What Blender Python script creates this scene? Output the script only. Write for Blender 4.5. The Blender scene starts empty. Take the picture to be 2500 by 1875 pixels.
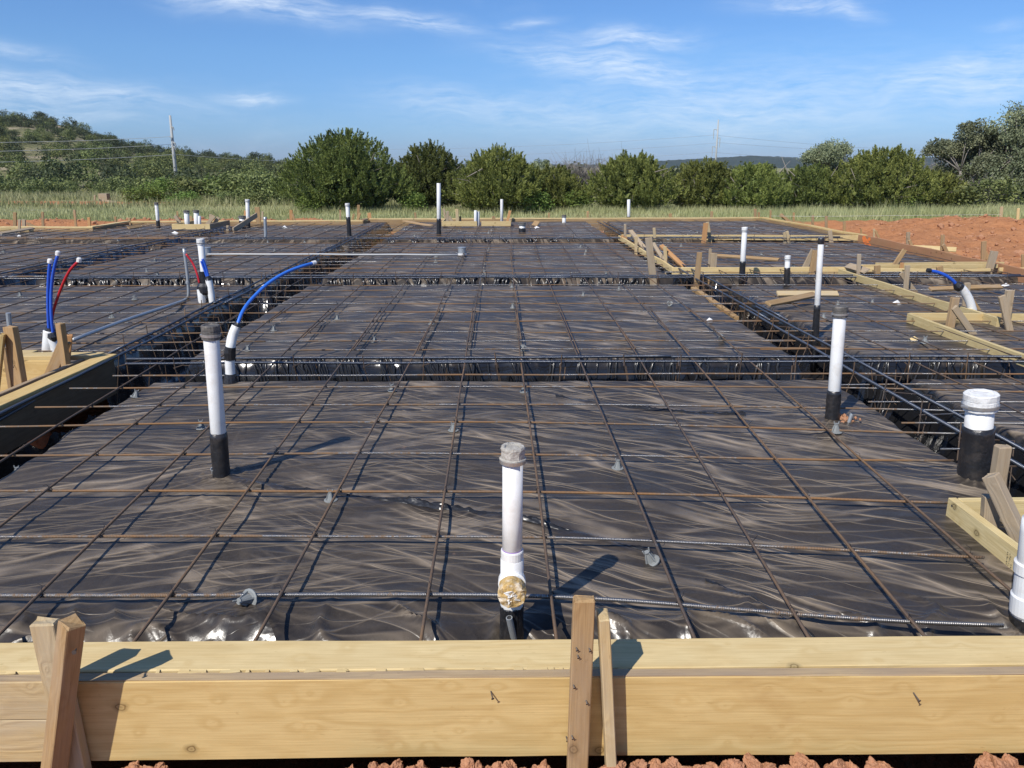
import bpy, math, random
import numpy as np

# ------------------------------------------------------------------ camera
S = bpy.context.scene
COL = S.collection
F = 1878.0
PITCH = math.atan((937.5 - 407.0) / F)
H = 1.6
cp, sp = math.cos(PITCH), math.sin(PITCH)
YAW = math.atan(24.0 / F * cp)          # the camera looks slightly right of the slab's axis

def ray(x, y):
    xc = (x - 1250.0) / F
    yc = -(y - 937.5) / F
    d = (xc, cp + yc * sp, -sp + yc * cp)
    ca, sa = math.cos(YAW), math.sin(YAW)
    return np.array([d[0] * ca + d[1] * sa, -d[0] * sa + d[1] * ca, d[2]])

def P(x, y, z=0.0):                      # point of the photo on the level z
    d = ray(x, y)
    return np.array([0, 0, H]) + (z - H) / d[2] * d

def V(x, y, Y):                          # point of the photo on the upright plane at distance Y
    d = ray(x, y)
    return np.array([0, 0, H]) + Y / d[1] * d

cam = bpy.data.cameras.new('camera')
cam.sensor_width = 36.0
cam.lens = F / 2500.0 * 36.0
cam.clip_start = 0.05
cam.clip_end = 6000.0
cam_o = bpy.data.objects.new('camera', cam)
COL.objects.link(cam_o)
cam_o.location = (0, 0, H)
cam_o.rotation_euler = (math.pi / 2 - PITCH, 0, -YAW)
S.camera = cam_o

# ------------------------------------------------------------------ sky, sun, exposure
SUN_AZ, SUN_EL = 217.5, 46.0             # degrees clockwise from +Y, above the horizon
S.view_settings.view_transform = 'Standard'
S.view_settings.look = 'None'
S.view_settings.gamma = 1.0
S.view_settings.use_curve_mapping = False
S.view_settings.exposure = 0.18
SKY_STRENGTH = 0.095

world = bpy.data.worlds.new('World')
S.world = world
world.use_nodes = True

class NT:                                # small helper for node trees
    def __init__(self, tree):
        self.t = tree
        self.n = tree.nodes
        self.l = tree.links
    def add(self, kind, **kw):
        nd = self.n.new(kind)
        for k, v in kw.items():
            if k == 'inp':
                for a, b in v.items():
                    if isinstance(b, bpy.types.NodeSocket):
                        self.l.new(b, nd.inputs[a])
                    else:
                        nd.inputs[a].default_value = b
            else:
                setattr(nd, k, v)
        return nd
    def math(self, op, a, b=0.0, c=None, clamp=False):
        nd = self.n.new('ShaderNodeMath')
        nd.operation = op
        nd.use_clamp = clamp
        for i, v in enumerate((a, b) if c is None else (a, b, c)):
            if isinstance(v, bpy.types.NodeSocket):
                self.l.new(v, nd.inputs[i])
            else:
                nd.inputs[i].default_value = v
        return nd.outputs[0]
    def noise(self, vec, scale, detail=3.0, rough=0.55, dist=0.0):
        nd = self.n.new('ShaderNodeTexNoise')
        if vec is not None:
            self.l.new(vec, nd.inputs['Vector'])
        nd.inputs['Scale'].default_value = scale
        nd.inputs['Detail'].default_value = detail
        nd.inputs['Roughness'].default_value = rough
        nd.inputs['Distortion'].default_value = dist
        return nd.outputs[0]
    def mapping(self, vec, scale=(1, 1, 1), rot=(0, 0, 0), loc=(0, 0, 0)):
        nd = self.n.new('ShaderNodeMapping')
        self.l.new(vec, nd.inputs['Vector'])
        nd.inputs['Scale'].default_value = scale
        nd.inputs['Rotation'].default_value = rot
        nd.inputs['Location'].default_value = loc
        return nd.outputs[0]
    def ramp(self, fac, stops, interp='LINEAR'):
        nd = self.n.new('ShaderNodeValToRGB')
        cr = nd.color_ramp
        cr.interpolation = interp
        while len(cr.elements) < len(stops):
            cr.elements.new(0.5)
        for e, (p, c) in zip(cr.elements, stops):
            e.position = p
            e.color = (*c, 1) if len(c) == 3 else c
        self.l.new(fac, nd.inputs[0])
        return nd.outputs[0]
    def mix(self, fac, a, b, blend='MIX'):
        nd = self.n.new('ShaderNodeMix')
        nd.data_type = 'RGBA'
        nd.blend_type = blend
        nd.clamp_factor = True
        for i, v in ((0, fac), (6, a), (7, b)):
            if isinstance(v, bpy.types.NodeSocket):
                self.l.new(v, nd.inputs[i])
            elif i == 0:
                nd.inputs[0].default_value = v
            else:
                nd.inputs[i].default_value = (*v, 1) if len(v) == 3 else v
        return nd.outputs[2]
    def remap(self, v, a, b, c=0.0, d=1.0):
        nd = self.n.new('ShaderNodeMapRange')
        nd.clamp = True
        self.l.new(v, nd.inputs[0])
        for i, q in enumerate((a, b, c, d)):
            nd.inputs[i + 1].default_value = q
        return nd.outputs[0]

w = NT(world.node_tree)
bg = world.node_tree.nodes['Background']
sky = w.add('ShaderNodeTexSky', sky_type='NISHITA', sun_disc=False)
sky.sun_elevation = math.radians(SUN_EL)
sky.sun_rotation = math.radians(SUN_AZ)
sky.altitude = 300.0
sky.air_density = 1.0
sky.dust_density = 0.35
sky.ozone_density = 3.0
tc = w.add('ShaderNodeTexCoord')
sep = w.add('ShaderNodeSeparateXYZ', inp={0: tc.outputs['Generated']})
az = w.math('ARCTAN2', sep.outputs[0], sep.outputs[1])
el = w.math('ARCSINE', sep.outputs[2])
ae = w.add('ShaderNodeCombineXYZ', inp={0: az, 1: el})
warp = w.add('ShaderNodeTexNoise', inp={'Vector': ae.outputs[0], 'Scale': 9.0, 'Detail': 3.0})
wv = w.add('ShaderNodeVectorMath', operation='MULTIPLY_ADD')
w.l.new(warp.outputs[1], wv.inputs[0])
wv.inputs[1].default_value = (0.09, 0.035, 0)
wv.inputs[2].default_value = (-0.045, -0.0175, 0)
wadd = w.add('ShaderNodeVectorMath', operation='ADD')
w.l.new(wv.outputs[0], wadd.inputs[0])
w.l.new(ae.outputs[0], wadd.inputs[1])
aew = wadd.outputs[0]
sw = w.add('ShaderNodeSeparateXYZ', inp={0: aew})
# cirrus: wisps at the bearings where the photograph shows them, plus thin streaks all round
WISPS = [(560, 12, 170, 22, 6, 1.0), (870, 46, 130, 15, 5, .95), (80, 190, 230, 26, 4, .9), (35, 105, 90, 14, 9, .5),
         (100, 236, 150, 15, 6, .65), (527, 206, 65, 11, 2, .9), (1330, 150, 200, 30, 9, 1.0), (1350, 86, 130, 20, 2, .9),
         (1145, 48, 45, 9, -6, .6), (1720, 14, 80, 14, 3, .8), (1825, 26, 45, 13, 25, .8), (2040, 168, 170, 34, -10, .75),
         (2130, 190, 150, 34, -8, .8), (1600, 232, 420, 70, -2, .62), (1010, 228, 160, 26, 8, .6), (2150, 56, 45, 10, 0, .3),
         (700, 12, 60, 8, 8, .5), (1230, 250, 320, 40, 3, .5), (2160, 130, 40, 10, -35, .6)]
streak = w.noise(w.mapping(aew, (14, 90, 1), (0, 0, 0.08)), 1.0, 6.0, 0.62)
fine = w.noise(w.mapping(aew, (50, 260, 1), (0, 0, -0.1)), 1.0, 4.0, 0.6)
total = None
k22 = 2500.0 / 2212.0
for (x, y, rx, ry, tilt, amp) in WISPS:
    d = ray(x * k22, y * k22)
    d = d / np.linalg.norm(d)
    a0, e0 = math.atan2(d[0], d[1]), math.asin(d[2])
    t = math.radians(-tilt)
    du = w.math('SUBTRACT', sw.outputs[0], a0)
    dv = w.math('SUBTRACT', sw.outputs[1], e0)
    q = k22 / F
    u = w.math('ADD', w.math('MULTIPLY', du, math.cos(t) / (rx * q)), w.math('MULTIPLY', dv, math.sin(t) / (rx * q)))
    v = w.math('ADD', w.math('MULTIPLY', du, -math.sin(t) / (ry * q)), w.math('MULTIPLY', dv, math.cos(t) / (ry * q)))
    r2 = w.math('ADD', w.math('MULTIPLY', u, u), w.math('MULTIPLY', v, v))
    g = w.math('MULTIPLY', w.math('POWER', 2.718, w.math('MULTIPLY', r2, -1.0)), amp)
    total = g if total is None else w.math('MAXIMUM', total, g)
allround = w.noise(w.mapping(aew, (3.0, 9.0, 1)), 1.0, 4.0, 0.6)
total = w.math('MAXIMUM', total, w.remap(allround, 0.55, 0.85, 0.0, 0.35))
st = w.math('ADD', w.remap(streak, 0.30, 0.70, 0.06, 0.90), w.remap(fine, 0.35, 0.75, -0.12, 0.25))
dens = w.math('MULTIPLY', total, st, clamp=True)
dens = w.math('MULTIPLY', dens, 0.86)
up = w.remap(sep.outputs[2], 0.0, 0.36)
air = w.ramp(up, [(0.0, (0.44, 0.60, 1.08)), (0.12, (0.49, 0.72, 1.16)), (0.35, (0.58, 0.84, 1.20)), (1.0, (0.64, 0.88, 1.24))])
sat = w.add('ShaderNodeMix', data_type='RGBA', blend_type='MULTIPLY')
w.l.new(sky.outputs[0], sat.inputs[6]); w.l.new(air, sat.inputs[7]); sat.inputs[0].default_value = 1.0
cloud_col = w.mix(dens, sat.outputs[2], (8.2, 9.2, 10.4))
w.l.new(cloud_col, bg.inputs['Color'])
bg.inputs['Strength'].default_value = SKY_STRENGTH

sun = bpy.data.lights.new('sun', 'SUN')
sun.energy = 4.6
sun.angle = math.radians(0.53)
sun.color = (1.0, 0.955, 0.88)
sun_o = bpy.data.objects.new('sun', sun)
COL.objects.link(sun_o)
_a, _e = math.radians(SUN_AZ), math.radians(SUN_EL)
to_sun = (math.sin(_a) * math.cos(_e), math.cos(_a) * math.cos(_e), math.sin(_e))
from mathutils import Vector, Matrix
sun_o.rotation_euler = Vector(to_sun).to_track_quat('Z', 'Y').to_euler()
sun_o.location = (-20, -20, 40)

# ------------------------------------------------------------------ helpers
rng = np.random.default_rng(7)
random.seed(7)

def mesh(name, v, f, attrs=None, smooth=False):
    v = np.asarray(v, dtype=np.float32)
    me = bpy.data.meshes.new(name)
    if isinstance(f, np.ndarray):
        n, k = f.shape
        me.vertices.add(len(v))
        me.vertices.foreach_set('co', v.ravel())
        me.loops.add(n * k)
        me.loops.foreach_set('vertex_index', f.astype(np.int32).ravel())
        me.polygons.add(n)
        me.polygons.foreach_set('loop_start', np.arange(0, n * k, k, dtype=np.int32))
        me.update(calc_edges=True)
    else:
        me.from_pydata(v.tolist(), [], [list(map(int, q)) for q in f])
        me.update()
    if attrs:
        for an, av in attrs.items():
            at = me.attributes.new(an, 'FLOAT', 'POINT')
            at.data.foreach_set('value', np.asarray(av, dtype=np.float32))
    if smooth:
        me.polygons.foreach_set('use_smooth', np.ones(len(me.polygons), dtype=bool))
    return me

def tag(o, label=None, cat=None, group=None, kind=None):
    if label: o['label'] = label
    if cat: o['category'] = cat
    if group: o['group'] = group
    if kind: o['kind'] = kind
    return o

def thing(name, loc, label, cat, group=None):
    o = bpy.data.objects.new(name, None)
    o.empty_display_size = 0.05
    o.location = [float(q) for q in loc]
    COL.objects.link(o)
    return tag(o, label, cat, group)

def obj(name, v, f, m, parent=None, attrs=None, smooth=False, origin=None):
    """links ONE mesh object; v is in world coordinates"""
    v = np.asarray(v, dtype=np.float64)
    if parent is not None:
        pl = np.array(parent.location)
        if parent.parent is not None:
            pl = pl + np.array(parent.parent.location)
        o = bpy.data.objects.new(name, mesh(name, v - pl, f, attrs, smooth))
        o.parent = parent
    else:
        if origin is None:
            origin = np.array([v[:, 0].mean(), v[:, 1].mean(), v[:, 2].min()])
        o = bpy.data.objects.new(name, mesh(name, v - origin, f, attrs, smooth))
        o.location = origin
    COL.objects.link(o)
    if m: o.data.materials.append(m)
    return o

class MB:                                # collects several pieces into one mesh
    def __init__(self): self.v, self.f, self.n = [], [], 0
    def add(self, vf):
        v, f = vf
        self.v.append(np.asarray(v, dtype=np.float64))
        for q in f: self.f.append([int(i) + self.n for i in q])
        self.n += len(v)
        return self
    def get(self): return np.concatenate(self.v), self.f

def sweep(pts, rad, sides=8, cap=True):
    """round tube through the points"""
    pts = np.asarray(pts, dtype=np.float64)
    n = len(pts)
    rad = np.broadcast_to(np.asarray(rad, dtype=np.float64), (n,))
    tg = np.gradient(pts, axis=0)
    ln = np.linalg.norm(tg, axis=1)
    for i in range(n):                   # repeated points (steps in radius) keep their neighbour's direction
        if ln[i] < 1e-9: tg[i] = tg[i - 1] if i else pts[-1] - pts[0]
    tg /= np.linalg.norm(tg, axis=1)[:, None]
    ref = np.array([0, 0, 1.0]) if abs(tg[0][2]) < 0.8 else np.array([1.0, 0, 0])
    a = np.linspace(0, 2 * np.pi, sides, endpoint=False)
    vs = []
    u = ref - tg[0] * ref.dot(tg[0]); u /= np.linalg.norm(u)
    for i in range(n):
        u = u - tg[i] * u.dot(tg[i]); u /= np.linalg.norm(u)
        wv_ = np.cross(tg[i], u)
        vs.append(pts[i] + rad[i] * (np.cos(a)[:, None] * u + np.sin(a)[:, None] * wv_))
    v = np.concatenate(vs)
    f = []
    for i in range(n - 1):
        for j in range(sides):
            k = (j + 1) % sides
            f.append([i * sides + j, i * sides + k, (i + 1) * sides + k, (i + 1) * sides + j])
    if cap:
        f.append(list(range(sides))[::-1])
        f.append([(n - 1) * sides + j for j in range(sides)])
    return v, f

def lathe(base, axis, prof, sides=16):
    """profile [(height, radius)...] turned round the axis"""
    axis = np.asarray(axis, float); axis = axis / np.linalg.norm(axis)
    ref = np.array([1.0, 0, 0]) if abs(axis[0]) < 0.8 else np.array([0, 1.0, 0])
    u = ref - axis * ref.dot(axis); u /= np.linalg.norm(u)
    q = np.cross(axis, u)
    a = np.linspace(0, 2 * np.pi, sides, endpoint=False)
    v = np.concatenate([np.asarray(base) + axis * h + r * (np.cos(a)[:, None] * u + np.sin(a)[:, None] * q) for h, r in prof])
    f = []
    for i in range(len(prof) - 1):
        for j in range(sides):
            k = (j + 1) % sides
            f.append([i * sides + j, i * sides + k, (i + 1) * sides + k, (i + 1) * sides + j])
    f.append(list(range(sides))[::-1])
    f.append([(len(prof) - 1) * sides + j for j in range(sides)])
    return v, f

_perm = np.random.default_rng(3).permutation(4096)
def perlin(x, y, seed=0):
    x = np.asarray(x, float); y = np.asarray(y, float)
    xi = np.floor(x).astype(int); yi = np.floor(y).astype(int)
    xf = x - xi; yf = y - yi
    def g(ix, iy, dx, dy):
        h = _perm[(_perm[(ix + seed * 131) & 4095] + iy) & 4095]
        an = h * (2 * np.pi / 4096)
        return np.cos(an) * dx + np.sin(an) * dy
    u = xf * xf * xf * (xf * (xf * 6 - 15) + 10)
    v = yf * yf * yf * (yf * (yf * 6 - 15) + 10)
    a = g(xi, yi, xf, yf); b = g(xi + 1, yi, xf - 1, yf)
    c = g(xi, yi + 1, xf, yf - 1); d = g(xi + 1, yi + 1, xf - 1, yf - 1)
    return ((a * (1 - u) + b * u) * (1 - v) + (c * (1 - u) + d * u) * v) * 1.41

def sstep(a, b, x):
    t = np.clip((x - a) / (b - a), 0, 1)
    return t * t * (3 - 2 * t)

WORDS = ['first', 'second', 'third', 'fourth', 'fifth', 'sixth', 'seventh', 'eighth', 'ninth', 'tenth', 'eleventh', 'twelfth',
         'thirteenth', 'fourteenth', 'fifteenth', 'sixteenth', 'seventeenth', 'eighteenth', 'nineteenth', 'twentieth']
def nth(i):
    if i < 20: return WORDS[i]
    return ['twenty', 'thirty', 'forty', 'fifty'][(i + 1) // 10 - 2] + ('' if (i + 1) % 10 == 0 else '-' + WORDS[(i + 1) % 10 - 1]) if (i + 1) % 10 else ['twentieth', 'thirtieth', 'fortieth', 'fiftieth'][(i + 1) // 10 - 2]

# ------------------------------------------------------------------ materials
def new_mat(name):
    m = bpy.data.materials.new(name)
    m.use_nodes = True
    nt = NT(m.node_tree)
    return m, nt, m.node_tree.nodes['Principled BSDF']

def bump(nt, b, h, strength=0.4, dist=0.01):
    nd = nt.add('ShaderNodeBump', inp={'Height': h, 'Strength': strength, 'Distance': dist})
    nt.l.new(nd.outputs[0], b.inputs['Normal'])

def wood(name, light, mid, dark, grain=1.0, grey=(0.3, 0.28, 0.25), weather=0.0, knots=1.0, spec=0.3, stain=None, lo=0.42):
    m, t, b = new_mat(name)
    tc = t.add('ShaderNodeTexCoord')
    oi = t.add('ShaderNodeObjectInfo')
    off = t.add('ShaderNodeVectorMath', operation='SCALE')
    cx = t.add('ShaderNodeCombineXYZ', inp={0: oi.outputs['Random'], 1: t.math('MULTIPLY', oi.outputs['Random'], 3.7), 2: t.math('MULTIPLY', oi.outputs['Random'], 7.1)})
    t.l.new(cx.outputs[0], off.inputs[0]); off.inputs['Scale'].default_value = 13.0
    ad = t.add('ShaderNodeVectorMath', operation='ADD')
    t.l.new(tc.outputs['Object'], ad.inputs[0]); t.l.new(off.outputs[0], ad.inputs[1])
    p = ad.outputs[0]
    # knots bend the grain round them
    kw = t.add('ShaderNodeTexNoise', inp={'Vector': p, 'Scale': 30.0, 'Detail': 2.0})
    ka = t.add('ShaderNodeVectorMath', operation='MULTIPLY_ADD')
    t.l.new(kw.outputs[1], ka.inputs[0]); ka.inputs[1].default_value = (.022, .012, 0); t.l.new(p, ka.inputs[2])
    kp = t.mapping(ka.outputs[0], (5.5, 7.0, 0.02))
    vo = t.add('ShaderNodeTexVoronoi', feature='F1', voronoi_dimensions='2D')
    t.l.new(kp, vo.inputs['Vector'])
    vo.inputs['Scale'].default_value = 1.0
    kd = vo.outputs['Distance']
    bend = t.math('MULTIPLY', t.math('POWER', 2.718, t.math('MULTIPLY', kd, -6.0)), 0.16 * knots)
    big = t.noise(t.mapping(p, (0.55, 7.0, 7.0)), 1.0, 2.0, 0.45, 0.2)
    rings = t.math('SINE', t.math('MULTIPLY', t.math('ADD', big, bend), 62.0 * grain))
    rings = t.remap(rings, -0.5, 1.0)
    fibre = t.noise(t.mapping(p, (5, 210, 210)), 1.0, 3.0, 0.6)
    patch = t.noise(t.mapping(p, (1.4, 4.5, 4.5)), 1.0, 3.0, 0.6)
    c = t.mix(t.math('MULTIPLY', rings, 0.62), light, mid)
    c = t.mix(t.remap(patch, 0.35, 0.75, 0.0, 0.65), c, mid)
    blot = t.noise(t.mapping(p, (5, 9, 9)), 1.0, 4.0, 0.65)
    c = t.mix(t.remap(blot, 0.5, 0.75, 0.0, 0.35), c, tuple(min(q * 1.22, .8) for q in light))
    c = t.mix(t.remap(fibre, 0.42, 0.75, 0.0, 0.45), c, dark)
    # per-board tone
    hsv = t.add('ShaderNodeHueSaturation', inp={'Color': c, 'Value': t.remap(oi.outputs['Random'], 0, 1, 0.84, 1.12), 'Saturation': 1.0})
    c = hsv.outputs[0]
    if weather > 0:
        wn = t.noise(t.mapping(p, (2.2, 9, 9)), 1.0, 4.0, 0.65)
        c = t.mix(t.remap(wn, 0.62 - weather * 0.5, 0.95 - weather * 0.4, 0.0, 0.9), c, grey)
    if stain:
        sn = t.noise(t.mapping(p, (3, 5, 5)), 1.0, 4.0, 0.6)
        c = t.mix(t.remap(sn, lo, lo + 0.20, 0.0, 0.8), c, stain)
    spots = t.noise(t.mapping(p, (24, 70, 70)), 1.0, 2.0, 0.5)
    c = t.mix(t.remap(spots, 0.70, 0.80, 0.0, 0.45), c, dark)
    kc = t.ramp(t.math('ADD', kd, t.math('MULTIPLY', t.math('SUBTRACT', fibre, 0.5), 0.03)),
                [(0.0, (0.75,) * 3), (0.05, (0.35,) * 3), (0.075, (1.0,) * 3), (0.095, (0.45,) * 3), (0.16, (0, 0, 0))])
    sel = t.math('GREATER_THAN', t.add('ShaderNodeSeparateXYZ', inp={0: vo.outputs['Color']}).outputs[0], 0.86)
    kf = t.math('MULTIPLY', t.math('MULTIPLY', kc, sel), 0.95 * knots, clamp=True)
    c = t.mix(kf, c, tuple(q * 0.45 for q in dark))
    t.l.new(c, b.inputs['Base Color'])
    b.inputs['Roughness'].default_value = 0.72
    b.inputs['Specular IOR Level'].default_value = spec
    hgt = t.math('ADD', t.math('MULTIPLY', fibre, 0.6), t.math('MULTIPLY', rings, 0.25 + 0.4 * weather))
    bump(t, b, hgt, 0.25 + 0.35 * weather, 0.003)
    return m

W_NEW = wood('new_pine', (0.585, 0.43, 0.19), (0.49, 0.335, 0.128), (0.36, 0.22, 0.075), 0.9, stain=(0.40, 0.245, 0.09), lo=0.585)
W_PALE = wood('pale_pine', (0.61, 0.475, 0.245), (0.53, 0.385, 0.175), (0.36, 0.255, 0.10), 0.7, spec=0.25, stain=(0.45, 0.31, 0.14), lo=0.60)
W_GREEN = wood('treated_pine', (0.60, 0.485, 0.255), (0.51, 0.39, 0.18), (0.27, 0.19, 0.075), 1.0, spec=0.25)
W_OLD = wood('old_pine', (0.52, 0.39, 0.20), (0.44, 0.31, 0.14), (0.27, 0.165, 0.07), 1.3, grey=(0.42, 0.35, 0.24), weather=0.6)
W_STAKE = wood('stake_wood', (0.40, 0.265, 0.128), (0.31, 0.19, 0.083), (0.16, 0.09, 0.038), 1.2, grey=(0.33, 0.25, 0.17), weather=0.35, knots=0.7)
W_DARK = wood('shade_darkened_board', (0.20, 0.125, 0.065), (0.16, 0.095, 0.045), (0.09, 0.05, 0.025), 1.0, knots=0.5)  # brown darkened so the deep shade under the flat plank sits in the colour
W_GREY = wood('weathered_stake', (0.42, 0.32, 0.20), (0.35, 0.25, 0.145), (0.18, 0.12, 0.07), 1.2, grey=(0.34, 0.285, 0.215), weather=0.6, knots=0.5)
W_EDGE = wood('weathered_edge', (0.47, 0.345, 0.19), (0.39, 0.27, 0.145), (0.17, 0.11, 0.065), 0.9, grey=(0.30, 0.225, 0.155), weather=0.55, knots=0.3)
W_RED = wood('mud_stained_board', (0.44, 0.24, 0.11), (0.38, 0.19, 0.08), (0.24, 0.11, 0.05), 0.8, grey=(0.42, 0.22, 0.12), weather=0.6, stain=(0.40, 0.19, 0.095))
W_ORANGE = wood('orange_stake_wood', (0.52, 0.29, 0.13), (0.46, 0.235, 0.095), (0.3, 0.14, 0.05), 1.0, knots=0.5)

def plastic_mat():
    m, t, b = new_mat('black_plastic_sheet')
    g = t.add('ShaderNodeNewGeometry').outputs['Position']
    cr = t.add('ShaderNodeAttribute', attribute_name='crease').outputs['Fac']
    cl = t.add('ShaderNodeAttribute', attribute_name='clean').outputs['Fac']
    dirty = t.math('SUBTRACT', 1.0, cl)
    gs = t.add('ShaderNodeSeparateXYZ', inp={0: g})
    wn = t.add('ShaderNodeTexNoise', inp={'Vector': g, 'Scale': 0.9, 'Detail': 2.0})
    wv = t.add('ShaderNodeVectorMath', operation='MULTIPLY_ADD')
    t.l.new(wn.outputs[1], wv.inputs[0]); wv.inputs[1].default_value = (.32, .32, 0); t.l.new(g, wv.inputs[2])
    gw = wv.outputs[0]
    n1 = t.noise(g, 1.7, 5.0, 0.62)
    n3 = t.noise(g, 60.0, 3.0, 0.65)
    n5 = t.noise(g, 9.0, 5.0, 0.65)
    def family(rot, sl, sa, k, seed):    # long thin pulled folds: sl along, sa across
        p = t.mapping(gw, (1, 1, 0), (0, 0, rot), (seed, seed * 2.3, 0))
        p = t.mapping(p, (sl, sa, 1))
        n = t.noise(p, 1.0, 1.0, 0.4)
        d = t.math('ABSOLUTE', t.math('SUBTRACT', n, 0.5))
        line = t.math('POWER', t.math('MAXIMUM', t.math('SUBTRACT', 1.0, t.math('MULTIPLY', d, k)), 0.0), 1.6)
        return line, n
    # the pull runs up to the right on the left of the pads and down to the right elsewhere
    side = t.math('ADD', t.math('MULTIPLY', gs.outputs[0], 0.55), t.math('MULTIPLY', t.math('SUBTRACT', n1, 0.5), 3.0))
    side = t.remap(side, -0.9, -0.1)
    A1, a1 = family(-0.45, 0.42, 5.2, 26.0, 3.1)
    A2, a2 = family(-0.28, 0.80, 11.5, 19.0, 7.7)
    B1, b1 = family(0.62, 0.42, 4.8, 26.0, 1.3)
    B2, b2 = family(0.48, 0.75, 11.0, 19.0, 5.9)
    C1, c1 = family(0.03, 0.55, 8.5, 22.0, 9.4)
    LA = t.math('MAXIMUM', A1, t.math('MULTIPLY', A2, 0.75))
    LB = t.math('MAXIMUM', B1, t.math('MULTIPLY', B2, 0.8))
    def fm(f, x, y): return t.math('ADD', x, t.math('MULTIPLY', f, t.math('SUBTRACT', y, x)))
    line = t.math('MAXIMUM', fm(side, LA, LB), t.math('MULTIPLY', C1, 0.65))
    patch = t.remap(t.noise(g, 2.1, 3.0, 0.6), 0.34, 0.58, 0.14, 1.0)
    line = t.math('MULTIPLY', line, patch)
    soft = fm(side, t.math('ADD', a1, t.math('MULTIPLY', a2, 0.5)), t.math('ADD', b1, t.math('MULTIPLY', b2, 0.5)))
    base = t.mix(n3, (0.017, 0.0145, 0.0125), (0.036, 0.030, 0.025))
    film = t.math('ADD', t.remap(n1, 0.30, 0.70, 0.14, 0.50), t.remap(n5, 0.40, 0.75, 0.0, 0.35))
    film = t.math('ADD', film, t.remap(soft, 0.62, 0.95, 0.0, 0.10))
    film = t.math('MULTIPLY', film, t.remap(n3, 0.2, 0.8, 0.6, 1.2), clamp=True)
    film = t.math('MULTIPLY', film, dirty)
    dcol = t.mix(t.remap(n1, 0.35, 0.7), (0.064, 0.053, 0.043), (0.086, 0.068, 0.052))
    base = t.mix(cl, base, (0.013, 0.013, 0.014))
    c = t.mix(film, base, dcol)
    lf = t.math('MULTIPLY', t.math('MAXIMUM', line, t.math('MULTIPLY', cr, 0.75)), dirty)
    c = t.mix(t.math('MULTIPLY', lf, 0.85), c, (0.345, 0.275, 0.20))
    smear = t.math('MULTIPLY', t.remap(t.noise(g, 2.3, 5.0, 0.7, 0.8), 0.665, 0.74), dirty)
    c = t.mix(t.math('MULTIPLY', smear, 0.55), c, (0.30, 0.180, 0.110))
    t.l.new(c, b.inputs['Base Color'])
    r = t.math('ADD', 0.28, t.math('MULTIPLY', film, 0.34))
    r = t.math('SUBTRACT', r, t.math('MULTIPLY', cl, 0.15))
    t.l.new(r, b.inputs['Roughness'])
    t.l.new(t.math('ADD', 0.24, t.math('MULTIPLY', cl, 0.3)), b.inputs['Specular IOR Level'])
    # folds on the clean steep parts: sharper and deeper
    D1, d1 = family(0.95, 0.7, 3.6, 6.0, 11.3)
    D2, d2 = family(2.0, 0.8, 3.0, 6.0, 13.1)
    hc = t.math('MULTIPLY', t.math('ADD', t.math('MULTIPLY', D1, 1.0), t.math('MULTIPLY', D2, 0.7)), cl)
    h = t.math('ADD', t.math('MULTIPLY', line, 0.55), t.math('MULTIPLY', soft, 0.7))
    h = t.math('ADD', h, t.math('MULTIPLY', n5, 0.35))
    h = t.math('MULTIPLY', h, t.math('ADD', t.math('MULTIPLY', dirty, 0.97), 0.03))
    h = t.math('ADD', h, t.math('MULTIPLY', hc, 0.9))
    h = t.math('ADD', h, t.math('MULTIPLY', t.math('MULTIPLY', n3, dirty), 0.02))
    bump(t, b, h, 0.9, 0.016)
    return m
M_PLASTIC = plastic_mat()

def rebar_mat(name, rustiness, heavy=False):
    m, t, b = new_mat(name)
    tc = t.add('ShaderNodeTexCoord').outputs['Object']
    g = t.add('ShaderNodeNewGeometry').outputs['Position']
    oi = t.add('ShaderNodeObjectInfo').outputs['Random']
    n = t.noise(g, 0.8, 4.0, 0.7)
    f = t.noise(g, 46.0, 3.0, 0.7)
    tone = t.math('ADD', n, t.math('MULTIPLY', t.math('SUBTRACT', oi, 0.5), 0.14))
    tone = t.math('ADD', tone, t.math('MULTIPLY', t.math('SUBTRACT', f, 0.5), 0.35))
    steel = (0.16, 0.17, 0.19) if heavy else (0.33, 0.315, 0.295)
    brown = (0.085, 0.062, 0.048)
    rust = (0.25, 0.13, 0.052)
    p0 = 0.46 - rustiness * 0.35
    c = t.ramp(tone, [(p0, steel), (p0 + 0.07, brown if heavy or rustiness > .4 else (0.19, 0.125, 0.075)), (p0 + 0.22, rust if rustiness < .4 else (0.115, 0.076, 0.050)), (p0 + 0.46, (0.30, 0.17, 0.066) if rustiness < .4 else (0.22, 0.125, 0.055))])
    t.l.new(c, b.inputs['Base Color'])
    t.l.new(t.remap(tone, p0, p0 + 0.08, 0.85, 0.1), b.inputs['Metallic'])
    t.l.new(t.remap(tone, p0, p0 + 0.10, 0.34, 0.62), b.inputs['Roughness'])
    wv = t.add('ShaderNodeTexWave', bands_direction='X', inp={'Vector': tc, 'Scale': (1 / 0.016 if heavy else 1 / 0.010) / 6.283 * 3.14159, 'Distortion': 0.0})
    bump(t, b, wv.outputs['Fac'], 0.8, 0.004 if heavy else 0.002)
    return m
M_ROW = rebar_mat('rebar_steel', 0.09)
M_COLM = rebar_mat('rebar_brown', 0.60)
M_HEAVY = rebar_mat('rebar_heavy', -0.45, True)
M_STIR = rebar_mat('rebar_stirrup', 0.5)

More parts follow.
